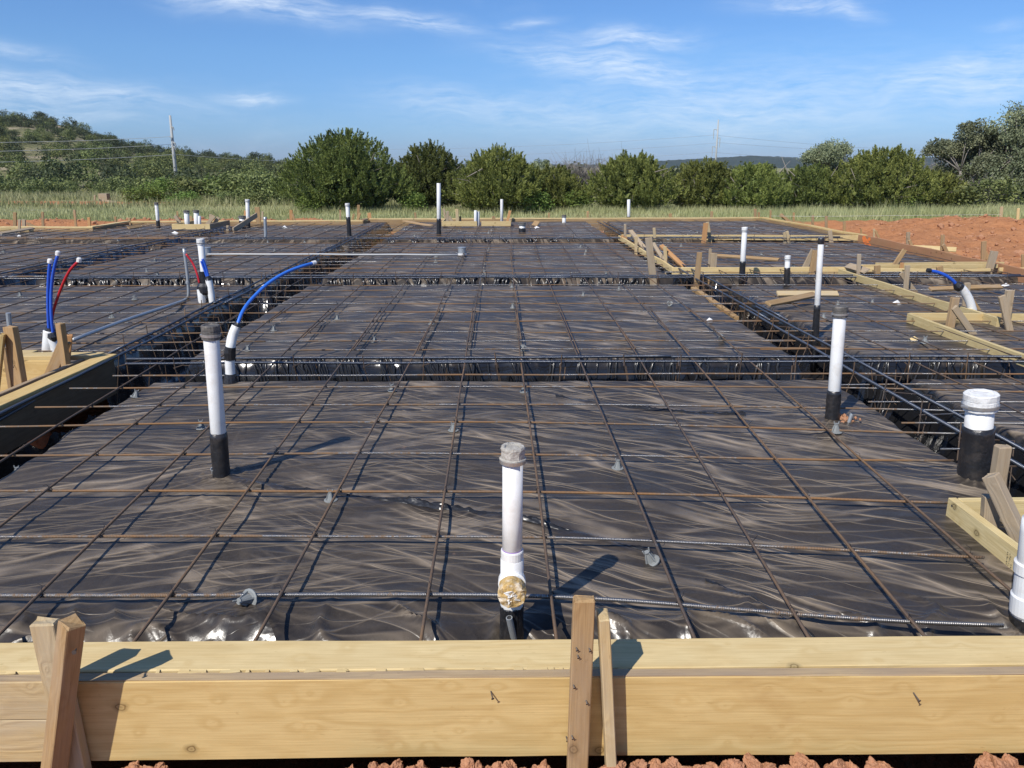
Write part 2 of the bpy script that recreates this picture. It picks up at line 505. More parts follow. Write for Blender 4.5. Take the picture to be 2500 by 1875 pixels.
def simple(name, c, rough=0.5, metal=0.0, var=0.15, scale=20.0, dirt=None, dirt_amt=0.4, spec=0.5, bumpy=0.0):
    m, t, b = new_mat(name)
    g = t.add('ShaderNodeNewGeometry').outputs['Position']
    n = t.noise(g, scale, 4.0, 0.6)
    col = t.mix(n, tuple(q * (1 - var) for q in c), tuple(min(q * (1 + var), 1) for q in c))
    if dirt:
        d = t.noise(g, scale * 0.6, 5.0, 0.7)
        col = t.mix(t.remap(d, 0.48, 0.75, 0.0, dirt_amt), col, dirt)
    t.l.new(col, b.inputs['Base Color'])
    b.inputs['Roughness'].default_value = rough
    b.inputs['Metallic'].default_value = metal
    b.inputs['Specular IOR Level'].default_value = spec
    if bumpy: bump(t, b, n, bumpy, 0.01)
    return m
M_PVC = simple('white_pvc', (0.74, 0.74, 0.72), 0.35, var=0.05, scale=11, dirt=(0.46, 0.39, 0.31), dirt_amt=0.55)
M_GLOSS = simple('shiny_black_plastic', (0.020, 0.020, 0.021), 0.24, var=0.2, scale=12)
M_PRIMER = simple('purple_primer', (0.30, 0.18, 0.45), 0.4)
M_PVCG = simple('greyed_pvc', (0.40, 0.40, 0.39), 0.4, var=0.06, scale=6)
M_TAPE = simple('black_tape_wrap', (0.016, 0.016, 0.018), 0.32, var=0.3, scale=30, dirt=(0.10, 0.08, 0.065), dirt_amt=0.35, bumpy=0.5)
M_CAP = simple('dusty_rubber_cap', (0.085, 0.08, 0.075), 0.7, scale=45, var=0.4, dirt=(0.27, 0.24, 0.20), dirt_amt=0.7)
M_CAPG = simple('concrete_spattered_cap', (0.34, 0.32, 0.28), 0.8, scale=60, var=0.3, dirt=(0.55, 0.53, 0.49), dirt_amt=0.9, bumpy=0.6)
M_CAPW = simple('white_spattered_cap', (0.70, 0.70, 0.68), 0.7, scale=40, var=0.15, dirt=(0.20, 0.15, 0.12), dirt_amt=0.5, bumpy=0.4)
M_CLAMP = simple('steel_clamp', (0.45, 0.44, 0.42), 0.4, 0.7, scale=60, dirt=(0.3, 0.27, 0.22), dirt_amt=0.6)
M_GALV = simple('galvanised_conduit', (0.42, 0.44, 0.45), 0.42, 0.55, var=0.15, scale=25)
M_BLUE = simple('blue_tube', (0.018, 0.085, 0.48), 0.35, var=0.08)
M_LBLUE = simple('light_blue_tube', (0.035, 0.16, 0.60), 0.35, var=0.08)
M_REDT = simple('red_tube', (0.42, 0.012, 0.018), 0.35, var=0.08)
M_CHAIR = simple('grey_plastic_chair', (0.21, 0.22, 0.215), 0.55, var=0.12, scale=50)
M_TIE = simple('tie_wire', (0.035, 0.03, 0.028), 0.5, 0.4)
M_NAIL = simple('nail_steel', (0.10, 0.085, 0.075), 0.5, 0.5)
M_BRANCH = simple('spattered_plug', (0.44, 0.29, 0.10), 0.75, scale=38, var=0.45, dirt=(0.72, 0.70, 0.64), dirt_amt=1.0, bumpy=0.9)
M_CLOD = simple('red_clay', (0.40, 0.205, 0.115), 0.95, scale=70, var=0.35, dirt=(0.25, 0.12, 0.07), dirt_amt=0.8, spec=0.1, bumpy=0.8)
M_POLE = simple('grey_pole', (0.36, 0.37, 0.36), 0.8, var=0.12, scale=2)
M_WIRE = simple('wire', (0.62, 0.62, 0.58), 0.5, 0.2)
M_WIRE_FAR = simple('far_wire', (0.30, 0.34, 0.40), 0.6)
M_STRING = simple('string', (0.7, 0.7, 0.6), 0.8)
M_STAMP = simple('ink_stamp', (0.10, 0.085, 0.06), 0.8)
M_BARK = simple('cedar_bark', (0.28, 0.245, 0.21), 0.9, var=0.3, scale=8, spec=0.1)
M_TWIG = simple('bare_twigs', (0.24, 0.215, 0.19), 0.9, var=0.25, scale=3, spec=0.1)
M_ORANGEP = simple('orange_paint', (0.85, 0.22, 0.05), 0.6)
M_DEBRIS = simple('white_scrap', (0.75, 0.75, 0.74), 0.5)
M_CARD = simple('pale_block', (0.36, 0.30, 0.25), 0.9)

def leaf_mat(name, a, bcol, transl=0.18):
    m, t, b = new_mat(name)
    at = t.add('ShaderNodeAttribute', attribute_name='tint').outputs['Fac']
    oi = t.add('ShaderNodeObjectInfo').outputs['Random']
    c = t.mix(at, a, bcol)
    hs = t.add('ShaderNodeHueSaturation', inp={'Color': c, 'Hue': t.remap(oi, 0, 1, 0.485, 0.512), 'Value': t.remap(oi, 0, 1, 0.82, 1.2)})
    c = hs.outputs[0]
    t.l.new(c, b.inputs['Base Color'])
    b.inputs['Roughness'].default_value = 0.6
    b.inputs['Specular IOR Level'].default_value = 0.25
    tr = t.add('ShaderNodeBsdfTranslucent')
    t.l.new(c, tr.inputs['Color'])
    mx = t.add('ShaderNodeMixShader', inp={0: transl})
    t.l.new(b.outputs[0], mx.inputs[1]); t.l.new(tr.outputs[0], mx.inputs[2])
    t.l.new(mx.outputs[0], t.n['Material Output'].inputs['Surface'])
    return m
L_CEDAR = leaf_mat('cedar_foliage', (0.058, 0.084, 0.025), (0.225, 0.260, 0.066))
L_CEDAR2 = leaf_mat('yellowish_cedar_foliage', (0.080, 0.106, 0.028), (0.285, 0.310, 0.080))
L_OAK = leaf_mat('grey_green_foliage', (0.095, 0.115, 0.062), (0.28, 0.305, 0.170))
L_FAR = leaf_mat('hill_foliage', (0.074, 0.098, 0.034), (0.225, 0.250, 0.084))
L_FARD = leaf_mat('dark_hill_foliage', (0.036, 0.052, 0.025), (0.110, 0.130, 0.052))
L_BRIGHT = leaf_mat('bright_shrub_foliage', (0.10, 0.16, 0.034), (0.23, 0.30, 0.07), 0.25)
L_GRASS = leaf_mat('dry_grass', (0.28, 0.305, 0.125), (0.50, 0.49, 0.26), 0.3)

def ground_mat():
    m, t, b = new_mat('ground')
    g = t.add('ShaderNodeNewGeometry').outputs['Position']
    d = t.add('ShaderNodeAttribute', attribute_name='dirt').outputs['Fac']
    pl = t.add('ShaderNodeAttribute', attribute_name='gravel').outputs['Fac']
    n1 = t.noise(g, 0.9, 6.0, 0.65)
    n2 = t.noise(g, 9.0, 5.0, 0.7)
    n3 = t.noise(g, 0.12, 4.0, 0.6)
    dirt = t.mix(n1, (0.38, 0.150, 0.060), (0.45, 0.230, 0.115))
    dirt = t.mix(t.remap(n2, 0.45, 0.75, 0.0, 0.7), dirt, (0.22, 0.085, 0.036))
    grass = t.mix(n2, (0.20, 0.19, 0.085), (0.33, 0.28, 0.145))
    grass = t.mix(t.remap(n3, 0.4, 0.65), grass, (0.19, 0.215, 0.085))
    edge = t.math('ADD', d, t.math('MULTIPLY', t.math('SUBTRACT', n1, 0.5), 0.9))
    c = t.mix(t.remap(edge, 0.42, 0.58), grass, dirt)
    c = t.mix(pl, c, (0.42, 0.39, 0.34))
    t.l.new(c, b.inputs['Base Color'])
    b.inputs['Roughness'].default_value = 0.95
    b.inputs['Specular IOR Level'].default_value = 0.1
    bump(t, b, t.math('ADD', n1, t.math('MULTIPLY', n2, 0.35)), 0.9, 0.12)
    return m
M_GROUND = ground_mat()

def hill_mat(name, a, bb, c3):
    m, t, b = new_mat(name)
    g = t.add('ShaderNodeNewGeometry').outputs['Position']
    n1 = t.noise(t.mapping(g, (1, 1, 2.5)), 0.07, 6.0, 0.65)
    n2 = t.noise(t.mapping(g, (1, 1, 2.0)), 0.35, 5.0, 0.7)
    c = t.mix(t.remap(n2, 0.35, 0.65), a, bb)
    c = t.mix(t.remap(n1, 0.52, 0.66), c, c3)
    t.l.new(c, b.inputs['Base Color'])
    b.inputs['Roughness'].default_value = 1.0
    b.inputs['Specular IOR Level'].default_value = 0.05
    bump(t, b, n2, 1.0, 2.0)
    return m
M_HILL = hill_mat('scrub_hillside', (0.15, 0.155, 0.072), (0.24, 0.225, 0.115), (0.42, 0.34, 0.24))
M_FARHILL = hill_mat('far_wooded_hill', (0.035, 0.052, 0.045), (0.060, 0.078, 0.062), (0.11, 0.115, 0.09))

# ------------------------------------------------------------------ ground
def ground_z(x, y):
    x = np.asarray(x, float); y = np.asarray(y, float)
    z = -0.42 + 0.10 * perlin(x * 0.11, y * 0.11, 5) + 0.0 * x
    z = z + sstep(30, 60, y) * 0.0
    # churned soil beside the slab
    rough = 0.085 * perlin(x * 1.1, y * 1.1, 6) + 0.05 * perlin(x * 2.7, y * 2.7, 7) + 0.025 * perlin(x * 6.1, y * 6.1, 8)
    right = sstep(7.6, 9.4, x) * sstep(29, 24, y)
    berm = 0.52 * np.exp(-((y - 21.6) / 2.2) ** 2) * sstep(9.5, 13.5, x) * (0.75 + 0.5 * perlin(x * 0.35, y * 0.3, 9))
    z = z + right * (0.22 + rough * 1.5) + berm
    backl = np.exp(-((y - 24.6) / 1.6) ** 2) * sstep(-4.5, -6.5, x) * sstep(-24, -17, x)
    z = z + backl * (0.42 + rough)
    backm = np.exp(-((y - 25.8) / 1.3) ** 2) * sstep(-7, -4, x)
    z = z + backm * 0.22
    # hollow where the forms and beam trenches were dug
    def box(x0, x1, y0, y1, s=0.25):
        return sstep(x0 - s, x0, x) * sstep(x1 + s, x1, x) * sstep(y0 - s, y0, y) * sstep(y1 + s, y1, y)
    front = sstep(1.99, 2.06, y) * sstep(-4.0, -3.7, x) * sstep(8.4, 7.8, x) * sstep(24.4, 23.9, y)
    pit = np.maximum.reduce([front, box(-15, 7.9, 6.55, 20.1), box(-10.6, 7.9, 20.0, 23.2)])
    z = z * (1 - pit) + pit * -1.0
    near = sstep(2.06, 1.99, y) * sstep(-8, 0.0, y)
    z = z + near * (0.205 + 0.2 * rough)
    fl = sstep(-3.7, -4.0, x) * sstep(6.5, 6.2, y) * sstep(2.06, 2.3, y)
    z = z + fl * 0.1
    return z

def dirt_mask(x, y):
    d = np.zeros_like(x)
    d = np.maximum(d, sstep(26.2, 22.8, y))
    d = np.maximum(d, sstep(7.4, 9.0, x) * sstep(26.5, 23.0, y))
    d = np.maximum(d, np.exp(-((y - 24.6) / 1.7) ** 2) * sstep(-4, -7, x))
    d = np.maximum(d, np.exp(-((y - 46.5) / 2.6) ** 2) * sstep(-17.5, -21, x))
    return d * (1 - sstep(0.45, 0.0, np.abs(y - 24.8) * 0 + 1))

gx = np.concatenate([-np.geomspace(1700, 18, 26), np.arange(-17.5, 22.6, 0.16), np.geomspace(23, 1700, 26)])
gy = np.concatenate([-np.geomspace(300, 7, 8), np.arange(-6, 1.4, 0.8), np.arange(1.45, 2.2, 0.045), np.arange(2.3, 7.0, 0.3), np.arange(7.0, 29, 0.16), np.arange(29.3, 62, 0.9), np.geomspace(64, 2600, 26)])
X, Y = np.meshgrid(gx, gy)
Z = ground_z(X, Y)
def grid_faces(nx, ny):
    i = np.arange(ny - 1)[:, None] * nx + np.arange(nx - 1)[None, :]
    return np.stack([i, i + 1, i + nx + 1, i + nx], axis=-1).reshape(-1, 4)
GD = dirt_mask(X, Y)
GG = np.exp(-((Y - 39.3) / 0.7) ** 2) * sstep(-17, -20, X) * 0.8
ground = obj('ground', np.stack([X, Y, Z], -1).reshape(-1, 3), grid_faces(len(gx), len(gy)), M_GROUND,
             attrs={'dirt': GD.ravel(), 'gravel': GG.ravel()}, smooth=True, origin=np.zeros(3))
tag(ground, kind='structure')

# ------------------------------------------------------------------ hills
RIDGE = [(-700, 250), (-300, 258), (0, 280), (60, 283), (130, 294), (210, 310), (270, 335), (330, 350), (400, 366), (500, 374), (600, 385),
         (700, 392), (820, 399), (1000, 404), (1150, 408)]
rx = [q[0] for q in RIDGE]; ry = [q[1] for q in RIDGE]
HR = 235.0
def hill_point(px, s):
    """bearing px (photo column), s = 0 at the foot .. 1 on the ridge, >1 behind it"""
    d = ray(px, 407.0)
    slope = d[0] / d[1]
    top = H + HR * ((407.0 - np.interp(px, rx, ry) - 16.0) / F)
    Yd = 60.0 + (HR - 60.0) * s
    if s <= 1:
        zz = -0.55 + (top + 0.55) * (0.22 * s + 0.78 * s ** 1.35)
    else:
        zz = top - (s - 1) * 16.0
    return np.array([slope * Yd, Yd, zz])
pxs = np.linspace(-700, 1150, 150); ss = np.concatenate([np.linspace(-0.03, 1, 60), np.linspace(1.05, 1.7, 9)])
hv = np.array([[hill_point(p, s if s > 0 else 0) + np.array([0, s * 60 if s < 0 else 0, -0.6 if s < 0 else 0]) for p in pxs] for s in ss])
hv[..., 2] += 0.8 * perlin(hv[..., 0] * 0.05, hv[..., 1] * 0.05, 11) * np.clip(ss, 0, 1)[:, None]
hill = obj('hill', hv.reshape(-1, 3), grid_faces(len(pxs), len(ss)), M_HILL, smooth=True, origin=np.zeros(3))
tag(hill, kind='structure')

FR = [(300, 404), (900, 402), (1080, 400), (1250, 400), (1380, 402), (1480, 402), (1600, 394), (1680, 390), (1760, 386), (1830, 382), (1900, 384), (2000, 389), (2150, 388), (2350, 384), (2700, 380), (3200, 390)]
fx = np.linspace(300, 3200, 500)
DF = 1500.0
fh = np.interp(fx, [q[0] for q in FR], [q[1] for q in FR])
fh = fh + 1.3 * perlin(fx * 0.11, fx * 0, 12) + 0.9 * perlin(fx * 0.27, fx * 0, 13)
rows_ = []
for s in (0, 0.35, 0.7, 1.0, 1.3):
    r = []
    for p, hh in zip(fx, fh):
        d = ray(p, 407.0); Yd = DF - 500 + 500 * s
        top = H + DF * (407.0 - hh) / F
        r.append([d[0] / d[1] * Yd, Yd, -3 + (top + 3) * (min(s, 1) ** 1.3 if s <= 1 else 0.7)])
    rows_.append(r)
fv = np.array(rows_)
farh = obj('far_hills', fv.reshape(-1, 3), grid_faces(len(fx), 5), M_FARHILL, smooth=False, origin=np.zeros(3))
tag(farh, kind='structure')

# ------------------------------------------------------------------ plastic sheet over pads and beam trenches
XT = [(-3.44, -2.74), (2.58, 3.16), (-7.65, -6.95)]         # beam trenches along Y
YT = [(5.80, 6.44), (10.76, 11.42), (17.0, 17.7)]         # beam trenches along X
PIPE_FOLDS = []                                              # star-shaped folds round what pokes through

def trench_mask(x, y):
    wx = x + 0.030 * perlin(x * 1.3, y * 2.1, 21) + 0.012 * perlin(x * 6, y * 6, 22)
    wy = y + 0.030 * perlin(x * 1.7, y * 1.1, 23) + 0.012 * perlin(x * 6, y * 6, 24)
    m = np.zeros_like(x)
    s = 0.10
    def edge(a, b, q):                   # rounded shoulder, steep wall
        return sstep(a - s * 0.5, a + s, q) * sstep(b + s * 0.5, b - s, q)
    for i, (a, b) in enumerate(XT):
        e = edge(a, b, wx)
        if i == 2: e = e * sstep(6.9, 7.3, y)
        m = np.maximum(m, e)
    for a, b in YT:
        e = edge(a, b, wy)
        if a < 6: e = e * sstep(-3.5, -3.2, x)
        m = np.maximum(m, e)
    return m

def ridged(n, k):
    return np.clip(1 - np.abs(n) * k, 0, 1) ** 2

CHAIR_SPOTS = []
def sheet_fields(x, y):
    tm = trench_mask(x, y)
    fr = sstep(2.52 + 0.05 * 0, 2.20, y + 0.05 * perlin(x * 1.5, x * 0, 25))
    # creases: long thin folds, mostly across, of two families
    wa = 0.5 * perlin(x * 0.5, y * 0.6, 31)
    a1 = ridged(perlin(x * 0.75 + y * 1.1, y * 6.2 - x * 0.9 + wa * 3, 32), 5.0)
    a2 = ridged(perlin(x * 1.5 - y * 1.6, y * 10.5 + x * 1.8 + wa * 4, 33), 4.5)
    a3 = ridged(perlin(x * 3.1 + 9, y * 19.0 - x * 2.2 + wa * 5, 34), 4.0)
    k1 = sstep(-0.25, 0.35, perlin(x * 0.8, y * 1.4, 35)); k2 = sstep(-0.2, 0.3, perlin(x * 0.9, y * 1.8, 36))
    cre = a1 * 0.0
    h = 0.004 * a1 * k1 + 0.002 * a2 * k2
    h = h + 0.010 * perlin(x * 0.9, y * 1.1, 37) + 0.007 * perlin(x * 2.2, y * 2.6, 38) + 0.003 * perlin(x * 5.5, y * 7.5, 39)
    star = np.zeros_like(x)
    for (px, py, r, n) in PIPE_FOLDS:
        dx, dy = x - px, y - py
        rr = np.hypot(dx, dy)
        mk = rr < r * 4
        if not mk.any(): continue
        th = np.arctan2(dy[mk], dx[mk])
        wv_ = ridged(np.sin(th * n + 2.0 * perlin(th * 1.3, rr[mk] * 0.8, 41)), 1.6)
        fall = np.exp(-rr[mk] / r)
        star[mk] = np.maximum(star[mk], wv_ * fall)
        h[mk] = h[mk] + 0.012 * wv_ * fall * np.exp(-rr[mk] / (2 * r)) + 0.03 * np.exp(-(rr[mk] / (0.5 * r)) ** 2)
    cre = np.maximum(cre * (1 - 0.6 * star), star * 0.9)
    # lapped seams: a loose shiny lip where two sheets overlap
    clean = np.maximum(sstep(0.004, 0.05, tm), (.42 + .4 * sstep(-.1, .35, perlin(x * 2.2, y * 3, 26))) * sstep(2.62, 2.30, y + 0.10 * perlin(x * 1.5, x * 0, 25)))
    for (pts, wd) in SEAMS:
        pts = np.array(pts)
        yy = np.interp(x, pts[:, 0], pts[:, 1], left=-99, right=-99)
        dd = y - yy + 0.010 * perlin(x * 6, x * 0, 43)
        lip = sstep(-wd * 1.1, -wd * 0.6, dd) * sstep(wd * 0.55, wd * 0.15, dd)
        h = h + lip * (0.004 + 0.004 * ridged(perlin(x * 7, y * 7, 44), 2.2))
        clean = np.maximum(clean, lip * 0.45)
    # drapery on the trench walls
    drape = perlin(x * 3.4 + y * 3.0, y * 1.2 - x * 1.4, 45) * 0.05 + ridged(perlin(x * 4.2 + y * 5, y * 2.2 - x * 1.1, 46), 2.5) * 0.035
    wall = tm * (1 - tm) * 4
    z = h - tm * 0.52 + drape * np.maximum(wall * 0.9, tm * 0.5) 
    fold = perlin(x * 2.6, y * 5, 47) * 0.026 + ridged(perlin(x * 3.2 + y * 2.4, y * 3.6 - x * 1.2, 48), 4.2) * 0.042 + perlin(x * 7, y * 7, 49) * 0.012
    z = z * (1 - fr) + (h - 0.30 * fr) * fr + fold * sstep(2.75, 2.35, y) * 0.8
    return z, cre, clean

def px22(pts, z=0.0): return [P(a * k22, b * k22, z)[:2] for a, b in pts]
SEAMS = [(px22([(490, 1040), (640, 1060), (870, 1085), (950, 1100), (1060, 1110), (1190, 1140), (1290, 1160), (1410, 1195)]), 0.045),
         (px22([(1200, 858), (1290, 868), (1400, 884), (1500, 893), (1610, 898)]), 0.05)]
SEAMS.append((px22([(1525, 1255), (1600, 1285), (1680, 1325), (1760, 1372), (1800, 1392)]), 0.035))

def ZR(ox, oy, k): return lambda x, y: (ox + x * k, oy + y * k)
B8 = ZR(1700, 640, .3617); R4 = ZR(0, 480, .3165); R8 = ZR(0, 780, .2712); R5 = ZR(400, 480, .3617); B6 = ZR(1700, 900, .3978)
R6 = ZR(1100, 480, .3617); R7 = ZR(1800, 480, .3165); R1 = ZR(0, 250, .4069); R2 = ZR(700, 300, .4069); R3 = ZR(1400, 250, .4973)
B7 = ZR(400, 780, .3165); B5 = ZR(800, 1000, .4069); B4 = ZR(0, 1050, .3617); B1 = ZR(0, 1450, .4069); B2 = ZR(800, 1450, .4069)
N1 = ZR(380, 460, .1718); N2 = ZR(1480, 540, .1447); N3 = ZR(2080, 640, .1899); N4 = ZR(0, 760, .1446); N5 = ZR(0, 1480, .2381); N6 = ZR(2300, 1180, .1567)

# places where pipes and tube bundles come through the sheet: (base, fold radius, number of folds)
b1 = P(542, 1174); b3 = P(2031, 1031); b4 = P(2378, 1170); b6 = P(*R7(602, 1080)); b12 = P(562, 935)
for q, r, n in ((b1, .45, 11), (b3, .30, 10), (b4, .22, 9), (b6, .2, 8), (P(607, 1500), .25, 7), (P(2038, 1066), .16, 9), (P(*R7(1450, 1160)), .16, 8)):
    PIPE_FOLDS.append((q[0], q[1], r, n))

# two sheets of grid in one mesh: fine in front of the first cross beam, coarser behind it
xa = np.arange(-4.7, 5.0, 0.0155)
ya = [2.16]
while ya[-1] < 6.14: ya.append(ya[-1] + max(0.012, 0.0026 * ya[-1] ** 1.3))
xb = np.concatenate([np.arange(-16.5, -4.6, 0.07), np.arange(-4.6, 5.2, 0.036), np.arange(5.2, 8.05, 0.05)])
yb = [6.08]
while yb[-1] < 23.95: yb.append(yb[-1] + max(0.030, 0.0014 * yb[-1] ** 1.6))
vs, fs, cs, ks, nv = [], [], [], [], 0
for xs, ys in ((xa, np.array(ya)), (xb, np.array(yb))):
    X, Y = np.meshgrid(xs, ys)
    z, cre, cl = sheet_fields(X, Y)
    keep = np.ones_like(X, bool)
    keep &= ~((X < -3.40) & (Y < 6.36))                    # the pad stops at the near left forms
    keep &= ~((X < -10.7) & (Y > 20.35)) & ~((X < -4.1) & (Y > 22.45)) & ~((X > 7.75) & (Y < 17.5))
    f = grid_faces(len(xs), len(ys))
    kf = keep.ravel()[f].all(axis=1)
    vs.append(np.stack([X, Y, z], -1).reshape(-1, 3)); fs.append(f[kf] + nv); nv += X.size
    cs.append(cre.ravel()); ks.append(cl.ravel())
sheet = obj('plastic_sheet', np.concatenate(vs), np.concatenate(fs), M_PLASTIC, smooth=True,
            attrs={'crease': np.concatenate(cs), 'clean': np.concatenate(ks)}, origin=np.zeros(3))
tag(sheet, 'dusty black plastic sheeting spread over the whole slab bed and down into the beam trenches', 'plastic sheet')

def sheet_z(x, y):
    return float(sheet_fields(np.array([[x]]), np.array([[y]]))[0][0, 0])

# loose shiny folds of clean plastic: bunched on the trench walls, along the front drop and at the lapped seams
def fold_tubes(items, name):
    mb = MB()
    for pts, r in items:
        pts = np.array(pts); n = len(pts)
        t = np.linspace(0, 1, n)
        mb.add(sweep(pts, r * (.25 + .75 * np.sin(np.pi * np.clip(t * .9 + .05, 0, 1)) ** .7), 8))
    o = obj(name, *mb.get(), M_GLOSS, sheet, smooth=True)
    tag(o, kind='stuff')
fr_ = np.random.default_rng(17)
items = []
def wall_folds(n, y_top, x0, x1, slant, k=1.0, depth=.30):
    for i in range(n):
        c = fr_.choice(np.arange(8)) / 8.0
        x = x0 + (x1 - x0) * np.clip(c + fr_.uniform(0, .125) * fr_.uniform(0, 1), 0, 1)
        sl = slant(x) + fr_.normal(0, .08)
        L = fr_.uniform(.5, 1.0); n_ = 7
        q = np.linspace(0, 1, n_) * L
        wob = fr_.normal(0, .012 * k, n_)
        r_ = fr_.uniform(.006, .014) * k
        xs_ = x + sl * q * .5 + wob; ys_ = y_top + .07 - .20 * q
        zs_ = sheet_fields(xs_[None, :], ys_[None, :])[0][0]
        items.append((np.stack([xs_, ys_ - r_ * .5, zs_ + r_ * .25], 1), r_))
wall_folds(120, 6.44, -2.6, 0.4, lambda x: .32)
wall_folds(46, 6.44, .4, 2.5, lambda x: -.1)
wall_folds(26, 6.44, 3.2, 4.6, lambda x: -.2)
wall_folds(90, 11.42, -2.6, 2.4, lambda x: .18 if x < -.5 else -.2, 1.7)
wall_folds(60, 11.42, -6.8, -3.6, lambda x: .1, 1.9, .2)
wall_folds(40, 17.7, -2.6, 1.6, lambda x: .3, 2.6)
fold_tubes(items, 'bunched_folds')
def seam_ribbon(pts, w_, hgt, gaps):
    pts = np.array(pts); L = np.concatenate([[0], np.cumsum(np.linalg.norm(np.diff(pts, axis=0), axis=1))])
    s = np.arange(0, L[-1], .004); x = np.interp(s, L, pts[:, 0]); y = np.interp(s, L, pts[:, 1])
    y = y + .012 * perlin(s * 6, s * 0, 43); m = 7
    amp = np.clip(.35 + 1.1 * perlin(s * gaps, s * 0 + 3, 91), .06, 1)
    V_, F_ = [], []
    z0 = sheet_fields(x[None, :], y[None, :])[0][0]
    for i in range(m):
        u = i / (m - 1)
        prof = (.15 + 1.1 * u - .25 * u * u) if i < m - 1 else .2
        cr_ = .5 * perlin(s * 16 + u * 3.0, u * 1.6 + s * 2, 92) + .35 * perlin(s * 34 + u * 4, u * 2.5 + s * 0, 93)
        V_.append(np.stack([x + .008 * perlin(s * 12, s * 0 + u * 3, 94), y + w_ * (u - .5) * (.7 + .5 * amp) + (.006 if i == m - 1 else 0), z0 - .004 + hgt * amp * np.maximum(prof * (1 + cr_), 0)], 1))
    n = len(s)
    v = np.concatenate(V_)
    for i in range(m - 1):
        for j in range(n - 1): F_.append([i * n + j, i * n + j + 1, (i + 1) * n + j + 1, (i + 1) * n + j])
    o = obj('lapped_seam', v, np.array(F_), M_GLOSS, sheet, smooth=True)
    tag(o, label='crinkled shiny lap where two sheets overlap', kind='stuff')
seam_ribbon(SEAMS[0][0], .030, .044, 2.2)
seam_ribbon(SEAMS[1][0], .040, .055, 1.6)
seam_ribbon(SEAMS[2][0], .026, .036, 2.0)

# ------------------------------------------------------------------ reinforcing bars
def wavy(a, b, amp=0.008, step=0.3, seed=0, sag=0.0):
    a = np.asarray(a, float); b = np.asarray(b, float)
    n = max(3, int(np.linalg.norm(b - a) / step) + 1)
    t = np.linspace(0, 1, n)[:, None]
    p = a + (b - a) * t
    L = np.linalg.norm(b - a)
    s = t[:, 0] * L
    d = (b - a) / L
    side = np.array([-d[1], d[0], 0])
    p = p + side * (amp * perlin(s * 0.55, s * 0 + seed * 1.7, 51))[:, None]
    p[:, 2] += amp * 0.7 * perlin(s * 0.8, s * 0 + seed * 2.3, 52)
    return p

def bar(pts, r, m, label, sides=7, group=None):
    pts = np.asarray(pts)
    # the mesh lies along its own X axis so that the ribs follow the bar
    d = pts[-1] - pts[0]; d = d / np.linalg.norm(d)
    up = np.array([0, 0, 1.0]) if abs(d[2]) < .9 else np.array([0, 1.0, 0])
    yv = np.cross(up, d); yv /= np.linalg.norm(yv)
    zv = np.cross(d, yv)
    M = np.stack([d, yv, zv], 1)
    v, f = sweep((pts - pts[0]) @ M, r, sides)
    o = bpy.data.objects.new('rebar', mesh('rebar', v, f, smooth=True))
    o.data.materials.append(m)
    o.matrix_world = Matrix([[*M[0], pts[0][0]], [*M[1], pts[0][1]], [*M[2], pts[0][2]], [0, 0, 0, 1]])
    COL.objects.link(o)
    tag(o, label, 'rebar', group)
    return o

ZROW, ZCOL = 0.050, 0.064
RR, RC, RH = 0.0062, 0.0062, 0.0115
COLS_NEAR = [-2.67, -2.20, -1.725, -1.237, -.837, -.28, .18, .646, 1.038, 1.431, 1.90]
COLS_MID = [-2.80, -2.36, -1.86, -1.316, -.757, -.313, .154, .632, 1.131, 1.577, 2.03]
def col_x(i, y):
    a, b = COLS_NEAR[i], COLS_MID[i]
    return a + (b - a) * min((y - 2.27) / 3.95, 1.6)

# front pad: the seven rows nearest the board (traced on the photograph, right ends bend towards the board)
ROWS_FRONT = [
    [(-60, 1287), (400, 1286), (900, 1284), (1200, 1286), (1500, 1306), (1800, 1335), (2170, 1354)],
    [(-60, 1160), (640, 1157), (1200, 1160), (1500, 1172), (1870, 1190), (2130, 1208)],
    [(-40, 1060), (715, 1061), (1150, 1062), (1560, 1069), (2060, 1088)],
    [(-30, 985), (300, 982), (800, 979), (1300, 983), (1800, 994), (2060, 995)],
    [(-20, 922), (150, 919), (500, 913), (1000, 910), (1500, 919), (2000, 935), (2095, 940)],
    [(75, 880), (400, 876), (1000, 873), (1500, 876), (2000, 885), (2300, 893)],
    [(150, 839), (600, 836), (1130, 835), (1700, 835), (2130, 844), (2300, 850)]]
row_objs = []
for i, r in enumerate(ROWS_FRONT):
    pts = np.array([P(a * k22, b * k22, ZROW) for a, b in r])
    xs_ = np.linspace(pts[0][0], pts[-1][0], 40)
    pts = np.stack([xs_, np.interp(xs_, pts[:, 0], pts[:, 1]), np.full(40, ZROW) + 0.004 * perlin(xs_ * .8, xs_ * 0 + i, 53)], -1)
    pts[:, 1] = np.convolve(np.pad(pts[:, 1], 3, 'edge'), np.ones(7) / 7, 'valid')
    bar_o = bar(pts, RR * (1.35 if i == 0 else 1.05), M_ROW, f'crosswise rusty bar lying {nth(i)} from the front form board on the front pad')
    row_objs.append((bar_o, pts))
